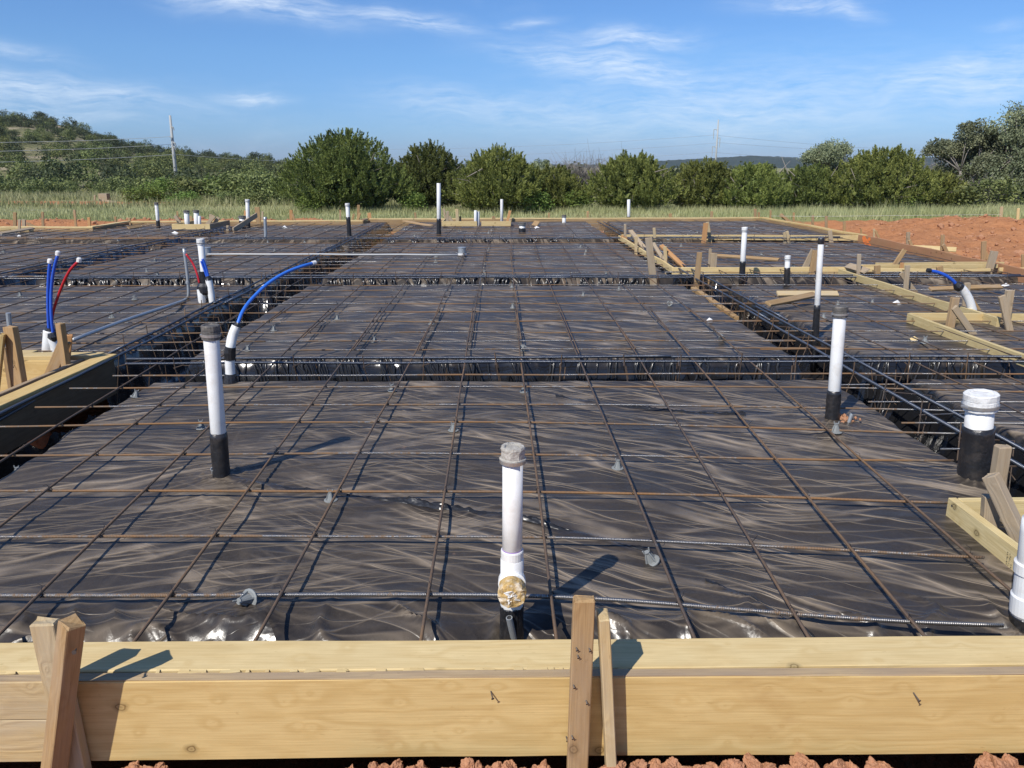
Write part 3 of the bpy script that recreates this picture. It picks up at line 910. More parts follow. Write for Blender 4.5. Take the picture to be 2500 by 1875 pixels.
# rows behind the first cross beam
SECT = [(np.array([6.60, 6.93, 7.33, 7.88, 8.42, 8.95, 9.45, 9.95, 10.42]), 'between the near and the middle cross beam'),
        (np.arange(11.75, 16.9, .47), 'between the middle and the far cross beam'),
        (np.arange(18.0, 22.4, .50), 'beyond the far cross beam')]
for ys_, where in SECT:
    for i, y in enumerate(ys_):
        far = y > 20.2
        x0 = -10.3 if far else -15.5
        a = bar(wavy((x0, y + .02, ZROW), (-2.2 + random.uniform(-.3, .3), y, ZROW), .016, .5, y), RR, M_ROW,
                f'crosswise bar {where}, {nth(i)} row back, left part')
        b = bar(wavy((-2.8 + random.uniform(-.3, .3), y + .016, ZROW), (3.0 + random.uniform(-.35, .35), y + .02, ZROW), .016, .35, y + 5), RR, M_ROW,
                f'crosswise bar {where}, {nth(i)} row back, middle part')
        c = bar(wavy((2.45 + random.uniform(-.2, .1), y - .012, ZROW), (7.55, y - .02, ZROW), .016, .4, y + 9), RR, M_ROW,
                f'crosswise bar {where}, {nth(i)} row back, right part')
        if y < 10.5: row_objs.append((b, np.array([(-2.8, y + .016, ZROW), (2.8, y + .02, ZROW)])))
# right pad in front of the near cross beam
for i, y in enumerate((5.45, 5.0, 4.55, 4.1)):
    bar(wavy((2.5, y, ZROW), (4.9, y - .03, ZROW), .012, .3, y), RR, M_ROW, f'crosswise bar on the small right front pad, {nth(i)} before the near cross beam')

# lengthwise bars
for i in range(len(COLS_NEAR)):
    near_y = 2.19
    p = np.array([(col_x(i, y) + .008 * perlin(np.array(y * .7), np.array(i * 3.1), 54), y, ZCOL + .004 * perlin(np.array(y), np.array(i * 1.3), 55)) for y in np.linspace(near_y, 8.6, 34)])
    side = 'left' if i < 5 else 'right'
    rank = 5 - i if i <= 5 else i - 5
    lab = ('lengthwise rusty bar passing just left of the capped centre standpipe' if i == 5 else
           f'lengthwise rusty front pad bar, {nth(rank - 1)} to the {side} of the centre standpipe bar')
    bar(p, RC * 1.05, M_COLM, lab)
    # far lengths, lapped beside the near ones
    x = COLS_MID[i] + (COLS_MID[i] - COLS_NEAR[i]) * 0.55
    y0 = random.uniform(6.4, 8.1)
    bar(wavy((col_x(i, y0) + .022, y0, ZCOL), (x, 15.2, ZCOL), .012, .35, i + 60), RC, M_COLM, f'lengthwise bar over the middle pads, {nth(i)} from the left beam trench')
    bar(wavy((x + .022, random.uniform(13.3, 14.4), ZCOL), (x + .1, 22.6, ZCOL), .018, .5, i + 90), RC, M_COLM, f'lengthwise bar over the far middle pad, {nth(i)} from the left beam trench')
for i, x in enumerate(np.arange(-3.72, -13.6, -.48)):
    y0 = 6.45
    bar(wavy((x, y0, ZCOL), (x - .1, 13.6, ZCOL), .014, .4, i + 120), RC, M_COLM, f'lengthwise dark bar on the left pads, {nth(i)} left of the left beam trench')
    y1 = 22.2 if x > -10.4 else 20.1
    bar(wavy((x - .08, 13.0, ZCOL), (x - .12, y1, ZCOL), .018, .5, i + 150), RC, M_COLM, f'lengthwise dark bar on the far left pads, {nth(i)} left of the left beam trench')
for i, x in enumerate(np.arange(3.36, 7.7, .47)):
    bar(wavy((x, 3.7, ZCOL), (x + .02, 11.4, ZCOL), .014, .4, i + 180), RC, M_COLM, f'lengthwise bar on the right pads, {nth(i)} right of the right beam trench')
    bar(wavy((x, 10.9, ZCOL), (x + .02, 23.4, ZCOL), .016, .5, i + 210), RC, M_COLM, f'lengthwise bar on the far right pads, {nth(i)} right of the right beam trench')

# tie wires: small twists where the bars cross, one joined part on each near row
allcols = lambda y: [col_x(i, y) for i in range(len(COLS_NEAR))]
for (o, pts) in row_objs:
    mb = MB()
    y = pts[:, 1].mean()
    for x in allcols(y):
        if not (min(pts[0][0], pts[-1][0]) < x < max(pts[0][0], pts[-1][0])): continue
        yy = np.interp(x, pts[:, 0], pts[:, 1])
        c = np.array([x, yy, ZROW + .006])
        a = random.uniform(0, 6.28)
        ring = [c + .0125 * np.array([math.cos(q), math.sin(q), .9 * math.sin(q * 2 + a) * .7]) for q in np.linspace(0, 5.8, 7)]
        mb.add(sweep(ring, .0022, 3))
        tail = [c + (0, 0, .010), c + (.012 * math.cos(a), .012 * math.sin(a), .028), c + (.03 * math.cos(a + .8), .03 * math.sin(a + .8), .034)]
        mb.add(sweep(tail, .0014, 3))
    if mb.n:
        v, f = mb.get()
        Mi = np.array(o.matrix_world.inverted())
        v = v @ Mi[:3, :3].T + Mi[:3, 3]
        w_ = bpy.data.objects.new('tie_wire', mesh('tie_wire', v, f))
        w_.data.materials.append(M_TIE); w_.parent = o; COL.objects.link(w_); tag(w_, kind='stuff')

# heavy bars of the beam cages
HX = [(6.20, .078, -3.05, 5.2, 'upper'), (6.07, .070, -3.0, 5.3, 'lower')]
bar(wavy((-3.1, 6.20, .076), (1.4, 6.20, .078), .012, .3, 301), RH, M_HEAVY, 'thick ribbed bar along the far side of the near cross beam, left length')
bar(wavy((.35, 6.222, .078), (3.4, 6.21, .078), .010, .3, 302), RH, M_HEAVY, 'thick ribbed bar along the far side of the near cross beam, middle length')
bar(wavy((2.9, 6.19, .080), (5.3, 6.16, .078), .010, .3, 303), RH, M_HEAVY, 'thick ribbed bar along the far side of the near cross beam, right length')
bar(wavy((-3.05, 6.06, .070), (.5, 6.06, .070), .012, .3, 304), RH, M_HEAVY, 'thick ribbed bar along the near side of the near cross beam, left length')
bar(wavy((-.55, 6.085, .072), (3.0, 6.07, .070), .010, .3, 305), RH, M_HEAVY, 'thick ribbed bar along the near side of the near cross beam, middle length')
bar(wavy((2.7, 6.05, .072), (5.4, 6.02, .070), .010, .3, 306), RH, M_HEAVY, 'thick ribbed bar along the near side of the near cross beam, right length')
bar(wavy((-3.0, 5.75, .052), (4.6, 5.74, .050), .014, .3, 307), RR * 1.1, M_ROW, 'thin bar on the front lip of the near cross beam')
for y, nm in ((11.18, 'middle'), (17.45, 'far')):
    for j, (dy, z) in enumerate(((0, .075), (-.14, .068))):
        for k_, (x0, x1) in enumerate(((-15, -6.5), (-7.2, 1.0), (.2, 7.6))):
            bar(wavy((x0, y + dy + .01 * k_, z), (x1, y + dy + .012 * k_, z), .02, .5, y + j * 7 + k_), RH * 1.1, M_HEAVY if x1 > 0 else M_ROW,
                f'thick bar of the {nm} cross beam, {["far", "near"][j]} side, {["left", "centre", "right"][k_]} length')
for j, (x, z) in enumerate(((2.74, .078), (2.93, .072))):
    for k_, (y0, y1) in enumerate(((2.6, 8.6), (7.8, 15.0), (14.2, 22.6))):
        bar(wavy((x + .02 * k_, y0, z), (x + .02 * k_ - .05, y1, z), .015, .4, 330 + j * 5 + k_), RH * (1.1 if k_ == 0 else 1), M_HEAVY,
            f'thick ribbed bar along the right beam trench, {["inner", "outer"][j]} side, {["near", "middle", "far"][k_]} length')
for j, (x, z) in enumerate(((-3.20, .078), (-3.32, .074))):
    for k_, (y0, y1) in enumerate(((4.0 if j == 0 else 6.3, 9.6), (8.9, 15.4), (14.6, 22.0))):
        bar(wavy((x - .03 * k_, y0, z), (x - .04 * k_ - .06, y1, z), .015, .4, 350 + j * 5 + k_), RH, M_HEAVY,
            f'thick ribbed bar along the left beam trench, {["inner", "outer"][j]} side, {["near", "middle", "far"][k_]} length')
for j, x in enumerate((-7.15, -7.42)):
    bar(wavy((x, 7.2, .076), (x + .05, 20.8, .076), .02, .5, 370 + j), RH, M_HEAVY, f'thick bar along the far left beam trench, {["inner", "outer"][j]} side')
bar(wavy((-3.25, 3.2, -.02), (-3.33, 6.3, .03), .01, .4, 380), RH, M_HEAVY, 'thick bluish bar running just under the near left form plank')

# stirrups
def stirrup_mesh(w_, d_, skew):
    pts = [(-w_ / 2 - .0, 0, .10), (-w_ / 2, 0, 0), (-w_ / 2 + skew, 0, -d_), (w_ / 2 + skew, 0, -d_), (w_ / 2, 0, 0), (-w_ / 2, 0.012, 0.004), (-w_ / 2 + .05, .012, -.07)]
    v, f = sweep(np.array(pts), .0048, 4)
    me = mesh('stirrup', v, f)
    me.materials.append(M_STIR)
    return me
ST = [stirrup_mesh(.34, .40, .0), stirrup_mesh(.34, .40, .10), stirrup_mesh(.34, .38, -.09)]
def stirrups(xs_, ys_, rot, label, group):
    for i, (x, y) in enumerate(zip(xs_, ys_)):
        o = bpy.data.objects.new('stirrup', ST[random.randrange(3)])
        o.location = (x, y, .064 + random.uniform(-.01, .012))
        o.rotation_euler = (random.gauss(0, .12), random.gauss(0, .04), rot + random.gauss(0, .14))
        COL.objects.link(o); tag(o, label, 'stirrup', group)
ys_ = np.arange(6.7, 21.5, .46); stirrups(-3.16 - .004 * ys_, ys_, 0, 'bent wire-thin steel stirrup hanging in the left beam trench', 'stirrups in the left beam trench')
ys_ = np.arange(3.3, 22, .46); stirrups(np.full(len(ys_), 2.84), ys_, 0, 'bent steel stirrup round the thick bars of the right beam trench', 'stirrups in the right beam trench')
ys_ = np.arange(7.6, 20, .55); stirrups(np.full(len(ys_), -7.28), ys_, 0, 'bent steel stirrup in the far left beam trench', 'stirrups in the far left beam trench')
xs_ = np.array([-3.0, -2.55, -1.62, -1.05, -.55, -.05, .5, 1.0, 1.45, 1.95, 2.4, 3.3, 3.75, 4.3]); stirrups(xs_, np.full(len(xs_), 6.12), 1.35, 'bent steel stirrup slung under the thick bars of the near cross beam', 'stirrups in the near cross beam')
xs_ = np.arange(-12, 7.6, .62); stirrups(xs_, np.full(len(xs_), 11.1), 1.4, 'bent steel stirrup in the middle cross beam trench', 'stirrups in the middle cross beam')
xs_ = np.arange(-12, 7.6, .8); stirrups(xs_, np.full(len(xs_), 17.38), 1.4, 'bent steel stirrup in the far cross beam trench', 'stirrups in the far cross beam')

# ------------------------------------------------------------------ bar chairs (grey plastic spacers)
def chair_mesh():
    mb = MB()
    mb.add(lathe((0, 0, 0), (0, 0, 1), [(0, .034), (.004, .034), (.006, .028)], 14))
    for a in range(4):
        q = a * math.pi / 2 + .4
        c, s = math.cos(q), math.sin(q)
        n = np.array([-s, c, 0]) * .0025
        o_ = np.array([c, s, 0])
        pts = [o_ * .027 + (0, 0, .005), o_ * .009 + (0, 0, .046), o_ * .002 + (0, 0, .046), o_ * .004 + (0, 0, .005)]
        v = [p + n for p in pts] + [p - n for p in pts]
        mb.add((v, [[0, 1, 2, 3], [7, 6, 5, 4], [0, 4, 5, 1], [1, 5, 6, 2], [3, 2, 6, 7]]))
    mb.add(lathe((0, 0, .004), (0, 0, 1), [(0, .019), (.036, .009), (.044, .011)], 10))
    for s in (-1, 1):
        mb.add(lathe((s * .010, 0, .046), (s * .25, 0, 1), [(0, .004), (.014, .0028)], 5))
    v, f = mb.get()
    me = mesh('bar_chair', v, f); me.materials.append(M_CHAIR)
    return me
CH = chair_mesh()
def chair(x, y, z=None, tilt=(0, 0, 0), label=None, group=None, s=1.0):
    o = bpy.data.objects.new('bar_chair', CH)
    if z is None: z = sheet_z(x, y) + .001
    o.location = (x, y, z); o.rotation_euler = tilt; o.scale = (s, s, s)
    COL.objects.link(o)
    return tag(o, label, 'bar chair', group)
def chp(px, py, label, tilt=(0, 0, 0), s=1.0, z=None):
    q = P(px, py); chair(q[0], q[1], z, tilt, label, None, s)
chp(957, 956, 'grey bar chair standing in the open, behind and left of the centre standpipe')
chp(1107, 1054, 'grey bar chair standing just left behind the centre standpipe')
chp(1508, 1146, 'upright grey bar chair under the bar right behind the centre standpipe')
chp(1590, 1366, 'tilted grey bar chair near the lapped shiny seam on the right', (0, -.45, .3), 1.15)
chp(612, 1482, 'grey bar chair tipped on its side, its disc facing the camera', (1.25, .0, -.5), 1.15, .035)
chp(40, 1137, 'grey bar chair at the far left edge of the front pad')
chp(492, 1046, 'grey bar chair just left of the nearest black-footed pipe')
chp(808, 1222, 'dark grey bar chair under a crossing left of the centre standpipe')
chp(2038, 1068, 'grey bar chair in a pucker of sheet in front of the right standpipe', s=1.15)
chp(330, 968, 'leaning grey bar chair beside the left trench edge', (0, .3, .4))
chp(669, 808, 'grey bar chair behind the near cross beam, right of the flexible white conduit')
chp(606, 858, 'grey bar chair on the lip of the near cross beam beside the flexible conduit')
chp(915, 834, 'upturned grey bar chair stub in the middle pad')
chp(1053, 792, 'grey bar chair on the middle pad, left of centre')
chp(824, 781, 'small grey bar chair on the left of the middle pad')
chp(1279, 956, 'grey bar chair under a crossing just behind the near cross beam shadow')
chp(1277, 858, 'tipped grey bar chair with its disc up on the middle pad', (1.1, .3, .3), 1.0, .03)
chp(1762, 834, 'tipped grey bar chair by the right trench', (-.9, .6, .3), 1.0, .03)
chp(1511, 708, 'grey bar chair under the bar just in front of the middle cross beam')
chp(1424, 724, 'grey bar chair in front of the middle cross beam, left of its neighbour')
chp(1252, 752, 'grey bar chair under the centre bar of the middle pad')
chp(1636, 748, 'toppled grey bar chair near the right beam trench', (.3, -.9, .2), 1.0, .03)
chp(*R7(775, 832), 'grey bar chair on the right pad left of the long pale board')
chp(*R7(1040, 826), 'grey bar chair under a crossing on the right pad')
chp(*R7(1440, 1158), 'grey bar chair stretching the sheet on the right front pad', s=1.2)
chp(*R7(665, 935), 'grey bar chair just right of the tall black-topped pipe')
chp(*R6(415, 612), 'grey bar chair in the middle cross beam zone near the centre')
chp(*R6(1050, 528), 'grey bar chair behind the middle cross beam on the right')
for i in range(46):
    y = 11.9 + 10 * (i % 12) / 12 + random.uniform(-.2, .2)
    x = random.choice([-12.2, -11, -9.8, -8.5, -6.1, -5.2, -4.4, -2.1, -1.2, -.3, .7, 1.6, 3.8, 4.8, 5.9, 6.8]) + random.uniform(-.1, .1)
    if x < -9.5 and y > 19.5: continue
    chair(x, y, 0.0, (0, 0, random.uniform(0, 3)), 'small grey bar chair holding up the bars of the far pads', 'bar chairs on the far pads', 1.15)
for i, (x, y) in enumerate([(-5.4, 8.1), (-4.6, 9.6), (-6.2, 9.9), (-5.0, 7.4), (-4.3, 8.4), (-8.8, 10.1), (-9.6, 12.5), (-5.6, 12.2)]):
    chair(x, y, 0.0, (0, 0, i), 'grey bar chair standing on the left pads', 'bar chairs on the left pads', 1.1)

# ------------------------------------------------------------------ standpipes and tubes
def pipe(base, top, r, label, tape=0.0, cap=None, name='standpipe', bury=.35, rough_tape=True, shaft_m=None, sides=20, black_top=0.0, blackcap=True):
    base = np.asarray(base, float); top = np.asarray(top, float)
    ax = top - base; L = np.linalg.norm(ax); ax /= L
    t = thing(name, base, label, 'pipe')
    obj('shaft', *lathe(base - ax * bury, ax, [(0, r), (bury + L - .004, r), (bury + L, r * .93)], sides), shaft_m or M_PVC, t, smooth=False if sides < 12 else True)
    if tape > 0:
        n = 9
        prof = [(-bury, r * 1.10)] + [(L * tape * i / n, r * (1.10 + (.05 * random.random() if rough_tape else 0) + .12 * (1 - i / n) ** 3)) for i in range(n + 1)] + [(L * tape + .002, r * 1.01)]
        v, f = lathe(base, ax, prof, sides)
        v = v + (np.random.default_rng(int(L * 1e4)).normal(0, r * .025, v.shape) if rough_tape else 0)
        obj('tape_wrap', v, f, M_TAPE, t, smooth=True)
    if black_top > 0:
        obj('tape_wrap', *lathe(top - ax * black_top, ax, [(0, r * 1.04), (black_top * .6, r * 1.10), (black_top, r * 1.07), (black_top + .008, r * .9)], sides), M_TAPE, t)
    if cap:
        cm, hgt, k_ = cap
        prof = [(-hgt * .55, r * 1.06 * k_), (-hgt * .5, r * 1.18 * k_), (hgt * .30, r * 1.20 * k_), (hgt * .34, r * 1.12 * k_), (hgt * .36, r * 1.2 * k_), (hgt * .8, r * 1.2 * k_), (hgt * .88, r * 1.12 * k_), (hgt * .86, r * .85 * k_), (hgt * .80, r * .8 * k_)]
        v, f = lathe(top, ax, prof, sides)
        v = v + np.random.default_rng(5).normal(0, r * .012, v.shape)
        obj('cap', v, f, cm, t)
        if r > .02:
            mb = MB()
            mb.add(lathe(top - ax * hgt * .28, ax, [(0, r * 1.2 * k_), (.002, r * 1.27 * k_), (hgt * .28, r * 1.27 * k_), (hgt * .3, r * 1.2 * k_)], sides))
            side = np.cross(ax, (0, 1, 0)); side /= np.linalg.norm(side)
            mb.add(sweep([top - ax * hgt * .14 + side * r * 1.15 * k_ + np.array([0, -r * .5, 0]), top - ax * hgt * .14 + side * r * 1.35 * k_ + np.array([0, r * .1, 0])], r * .13, 6))
            obj('hose_clamp', *mb.get(), M_CLAMP, t)
    return t

def rad(px, Y): return px / 2 / F * (Y * cp + 0.3)
# nearest left pipe
t1 = V(515, 815, b1[1])
pipe(b1, t1, .0385, 'white pipe with black-wrapped foot and dirty rubber cap, nearest on the left', .34, (M_CAP, .052, 1.0))
q = V(*B7(378, 1150), b1[1] - .02)
s_ = thing('conduit_stub', P(*B7(412, 1240)), 'short grey metal conduit stub leaning beside the nearest left pipe', 'conduit')
obj('tube', *sweep([P(*B7(415, 1245)) - (0, 0, .1), P(*B7(410, 1236)), q], .0135, 10), M_GALV, s_)
obj('bore', *sweep([q - (0, 0, .003), q + (0, 0, .0015)], .0105, 10), M_TAPE, s_)
# right standpipe with clay at its foot
t3 = V(2051, 764, b3[1])
pipe(b3, t3, .0385, 'white pipe with black cap and black foot, standing before the right beam trench', .30, (M_CAP, .05, 1.0))
q0, q1 = P(*B6(930, 345)), V(*B6(955, 275), P(*B6(930, 345))[1])
s_ = thing('conduit_stub', q0, 'short grey conduit stub in a heap of red clay by the right standpipe', 'conduit')
obj('tube', *sweep([q0 - (0, 0, .1), q0, q1], .012, 10), M_GALV, s_)
obj('bore', *sweep([q1 - (0, 0, .003), q1 + (0, 0, .0015)], .0095, 10), M_TAPE, s_)
# fat cleanout on the right
t4 = V(2394, 985, b4[1])
pipe(b4, t4, .067, 'fat black-wrapped pipe with spattered white cap beside the right beam trench', .70, (M_CAPW, .065, 1.02), sides=28)
# black-topped pipe
t6 = V(2005, 583, b6[1])
pipe(b6, t6, .0275, 'tall slim white pipe with black-taped top and black foot on the right', .50 * 0.66, None, black_top=.05)
b7 = P(*R7(35, 632)); t7 = V(1818, 562, b7[1])
pipe(b7, t7, .0385, 'white pipe with pale cap and ragged black foot in front of the middle form board', .36, (M_CAPW, .05, .95))
b8 = P(*R7(380, 690)); t8 = V(1923, 632, b8[1])
pipe(b8, t8, .036, 'short pipe almost wholly wrapped in black, in front of the middle form board', .68, (M_CAPW, .05, .95))
# centre standpipe with its tee
bY = 2.40
t2 = V(1252, 1108, bY); c2 = V(1249, 1560, bY); ax2 = (t2 - c2) / np.linalg.norm(t2 - c2)
tp = thing('standpipe', [c2[0], c2[1], -.25], 'white pipe with side branch and concrete-spattered cap, front and centre behind the board', 'pipe')
def along(y): return V(1250 + (1252 - 1250) * 0, y, bY)
r2 = .0345
def hh(y): return float(np.dot(V(1251, y, bY) - c2, ax2))
obj('shaft', *lathe(c2, ax2, [(hh(1400), r2), (hh(1112), r2)], 24), M_PVC, tp, smooth=True)
obj('coupling', *lathe(c2, ax2, [(hh(1362), r2 * 1.13), (hh(1344), r2 * 1.15), (hh(1341), r2 * 1.10), (hh(1341) + .001, r2)], 24), M_PVC, tp)
obj('tee_body', *lathe(c2, ax2, [(hh(1500), r2 * 1.12), (hh(1470), r2 * 1.18), (hh(1364), r2 * 1.17), (hh(1362), r2 * 1.1)], 24), M_PVC, tp, smooth=True)
br0 = V(1250, 1410, bY); brd = np.array([-.02, -1.0, -.05]); brd /= np.linalg.norm(brd)
obj('branch', *lathe(br0, brd, [(-.02, r2 * 1.15), (.012, r2 * 1.16), (.014, r2 * 1.38), (.040, r2 * 1.38), (.042, r2 * 1.16), (.075, r2 * 1.16)], 24), M_PVC, tp, smooth=False)
v, f = lathe(br0, brd, [(.060, r2 * 1.2), (.064, r2 * 1.40), (.105, r2 * 1.42), (.112, r2 * 1.30), (.115, r2 * .95), (.117, r2 * .5), (.118, r2 * .06)], 24)
v = v + np.random.default_rng(2).normal(0, .0016, v.shape)
obj('plug', v, f, M_BRANCH, tp)
mb = MB()
for k_ in range(16):
    q = br0 + brd * .116 + np.array([random.uniform(-.022, .022), 0, random.uniform(-.02, .022)])
    a = np.random.default_rng(k_).normal(0, .0055, (4, 3)) * np.array([1, .3, 1]) + q
    mb.add((np.concatenate([a, a + brd * .004]), [[0, 1, 2], [0, 2, 3], [4, 5, 6], [4, 6, 7], [0, 1, 5, 4], [1, 2, 6, 5], [2, 3, 7, 6], [3, 0, 4, 7]]))
obj('plaster_chips', *mb.get(), M_CAPW, tp, )
v, f = lathe(c2, ax2, [(-.25, r2 * 1.2), (hh(1545), r2 * 1.28), (hh(1500), r2 * 1.2), (hh(1478), r2 * 1.22), (hh(1474), r2 * 1.1)], 24)
v = v + np.random.default_rng(8).normal(0, .0012, v.shape)
obj('tape_wrap', v, f, M_TAPE, tp)
v, f = lathe(t2, ax2, [(-.03, r2 * 1.08), (-.028, r2 * 1.24), (-.014, r2 * 1.26), (-.012, r2 * 1.14), (.012, r2 * 1.15), (.020, r2 * 1.17), (.028, r2 * 1.08), (.027, r2 * .85), (.021, r2 * .75)], 24)
v = v + np.random.default_rng(9).normal(0, .001, v.shape)
obj('cap', v, f, M_CAPG, tp)
obj('primer_ring', *lathe(c2, ax2, [(hh(1341) - .001, r2 * 1.02), (hh(1341) + .004, r2 * 1.012)], 24), M_PRIMER, tp)
obj('hose_clamp', *lathe(t2 - ax2 * .029, ax2, [(-.001, r2 * 1.2), (0, r2 * 1.30), (.012, r2 * 1.30), (.013, r2 * 1.2)], 24), M_CLAMP, tp)
s0 = V(1243, 1508, bY - .055); s1 = V(1258, 1575, bY - .03)
s_ = thing('conduit_stub', s1, 'short metal conduit with open end in front of the centre standpipe foot', 'conduit')
obj('tube', *sweep([s1 - (0, 0, .15), s1, s0], .0115, 12), M_GALV, s_)
dd = (s0 - s1) / np.linalg.norm(s0 - s1)
obj('bore', *sweep([s0 - dd * .004, s0 + dd * .0012], .0085, 12), M_TAPE, s_)
# big pipe at the right edge
b5 = V(2497, 1600, 2.45); t5 = V(2536, 1270, 2.45)
ax5 = (t5 - b5) / np.linalg.norm(t5 - b5)
tp = thing('standpipe', [b5[0], b5[1], -.2], 'fat white pipe with hub cut off by the right edge, beside the front board', 'pipe')
def h5(y): return float(np.dot(V(2510, y, 2.45) - b5, ax5))
obj('shaft', *lathe(b5, ax5, [(h5(1560), .052), (h5(1300), .052), (h5(1270), .05)], 28), M_PVC, tp, smooth=True)
obj('hub', *lathe(b5, ax5, [(h5(1500), .054), (h5(1494), .059), (h5(1454), .060), (h5(1450), .0545), (h5(1400), .0545), (h5(1398), .060), (h5(1375), .060), (h5(1372), .053)], 28), M_PVC, tp)
obj('tape_wrap', *lathe(b5, ax5, [(-.2, .062), (h5(1600), .062), (h5(1502), .0565), (h5(1499), .053)], 28), M_TAPE, tp)

def bent(name, pts, r, m, parent, sides=10):
    pts = np.array(pts)
    n = len(pts); t = np.arange(n); tt = np.linspace(0, n - 1, max(12, n * 4))
    # smooth Catmull-Rom through the points
    ex = np.vstack([2 * pts[0] - pts[1], pts, 2 * pts[-1] - pts[-2]])
    out = []
    for q in tt:
        i = min(int(q), n - 2); u = q - i
        p0, p1, p2, p3 = ex[i], ex[i + 1], ex[i + 2], ex[i + 3]
        out.append(.5 * ((2 * p1) + (-p0 + p2) * u + (2 * p0 - 5 * p1 + 4 * p2 - p3) * u * u + (-p0 + 3 * p1 - 3 * p2 + p3) * u ** 3))
    return obj(name, *sweep(out, r, sides), m, parent, smooth=True), out

def ribbed(name, pts, r, parent):
    o, out = bent('tmp', pts, r, M_PVC, parent)
    bpy.data.objects.remove(o)
    out = np.array(out); L = np.concatenate([[0], np.cumsum(np.linalg.norm(np.diff(out, axis=0), axis=1))])
    s = np.arange(0, L[-1], .006)
    p = np.stack([np.interp(s, L, out[:, i]) for i in range(3)], 1)
    rr = r * (1 + .05 * (np.arange(len(s)) % 2))
    return obj(name, *sweep(p, rr, 12), M_PVC, parent, smooth=True)

# left bundle: two blue tubes, one red, in white conduit sleeves
q0 = P(122, 850, .06); Yb = q0[1]
tb = thing('tube_bundle', q0, 'two tall blue tubes and a red one rising from white conduit sleeves on the left', 'tubing')
ribbed('sleeve', [V(118, 880, Yb), V(119, 850, Yb), V(121, 825, Yb), V(122, 808, Yb)], .052, tb)
ribbed('sleeve', [V(139, 880, Yb - .03), V(136, 850, Yb - .03), V(131, 832, Yb - .03), V(129, 822, Yb - .03)], .040, tb)
obj('tape_wrap', *sweep([V(124, 800, Yb + .02), V(121, 820, Yb + .02)], [.04, .056], 10), M_TAPE, tb)
obj('tape_wrap', *sweep([V(127, 812, Yb - .05), V(131, 822, Yb - .05), V(133, 836, Yb - .05)], [.036, .05, .01], 8), M_TAPE, tb)
bent('blue_tube', [V(122, 830, Yb), V(118, 780, Yb), V(117, 720, Yb), V(119, 670, Yb), V(122, 640, Yb)], .0130, M_BLUE, tb)
bent('blue_tube', [V(131, 825, Yb - .04), V(125, 770, Yb - .03), V(125, 710, Yb), V(131, 660, Yb), V(141, 622, Yb)], .0130, M_BLUE, tb)
bent('red_tube', [V(126, 805, Yb + .05), V(129, 765, Yb + .05), V(146, 712, Yb + .03), V(168, 664, Yb), V(192, 637, Yb)], .0118, M_REDT, tb)
for (x, y), dy in (((122, 637), 0), ((141.5, 618), 0), ((193.5, 634.5), 0)):
    e = V(x, y, Yb)
    obj('tape_wrap', *lathe(e, (.25, 0, 1), [(-.02, .019), (-.018, .021), (.012, .021), (.02, .012)], 10), M_CAPW, tb)
q = P(24, 800, .05)
s_ = thing('conduit_stub', q, 'slim grey conduit stub standing behind the near left stake', 'conduit')
obj('tube', *sweep([q - (0, 0, .1), q, V(20, 764, q[1])], .024, 10), M_GALV, s_)

# second bundle by the left beam
q0 = P(506, 735); Yc = q0[1]
b10 = V(505, 730, Yc)
tb = pipe(b10, V(490, 592, Yc), .040, 'white pipe with pale cap bound to conduit sleeves beside the left beam trench', .02, (M_CAPW, .05, 1.0), bury=.25)
obj('tape_wrap', *lathe(V(503, 718, Yc - .03), (0, 0, 1), [(0, .085), (.03, .10), (.10, .098), (.14, .07)], 12), M_TAPE, tb)
obj('tape_wrap', *lathe(V(500, 692, Yc), (-.05, 0, 1), [(0, .05), (.15, .047)], 12), M_TAPE, tb)
tb2 = thing('tube_bundle', P(519, 742), 'short blue and red tubes in white sleeves strapped to the pale-capped pipe', 'tubing')
ribbed('sleeve', [V(520, 745, Yc - .08), V(517, 725, Yc - .08), V(513, 700, Yc - .07), V(509, 682, Yc - .06)], .040, tb2)
ribbed('sleeve', [V(494, 740, Yc - .08), V(492, 722, Yc - .08), V(490, 706, Yc - .07)], .045, tb2)
obj('tape_wrap', *sweep([V(510, 684, Yc - .06), V(507, 674, Yc - .06)], [.045, .03], 10), M_TAPE, tb2)
bent('blue_tube', [V(510, 682, Yc - .06), V(505, 660, Yc - .05), V(499, 642, Yc - .05), V(494, 632, Yc - .05)], .015, M_BLUE, tb2)
bent('blue_tube', [V(506, 680, Yc - .06), V(500, 662, Yc - .05), V(495, 648, Yc - .05), V(491, 637, Yc - .05)], .013, M_BLUE, tb2)
bent('red_tube', [V(487, 692, Yc - .05), V(481, 668, Yc - .03), V(470, 642, Yc), V(454, 620, Yc)], .013, M_REDT, tb2)
cd = thing('conduit', P(460, 728), 'grey metal conduit lying along a bar and turning upright near the left beam', 'conduit')
Yd = P(460, 730)[1]
bent('tube', [P(178, 830, .085), P(300, 784, .085), P(420, 744, .075), V(452, 732, Yd), V(460, 722, Yd), V(459, 690, Yd), V(456, 660, Yd), V(449, 607, Yd)], .019, M_GALV, cd)
obj('coupling', *lathe(V(458.5, 693, Yd), (0, 0, 1), [(0, .024), (.03, .024)], 10), M_GALV, cd)

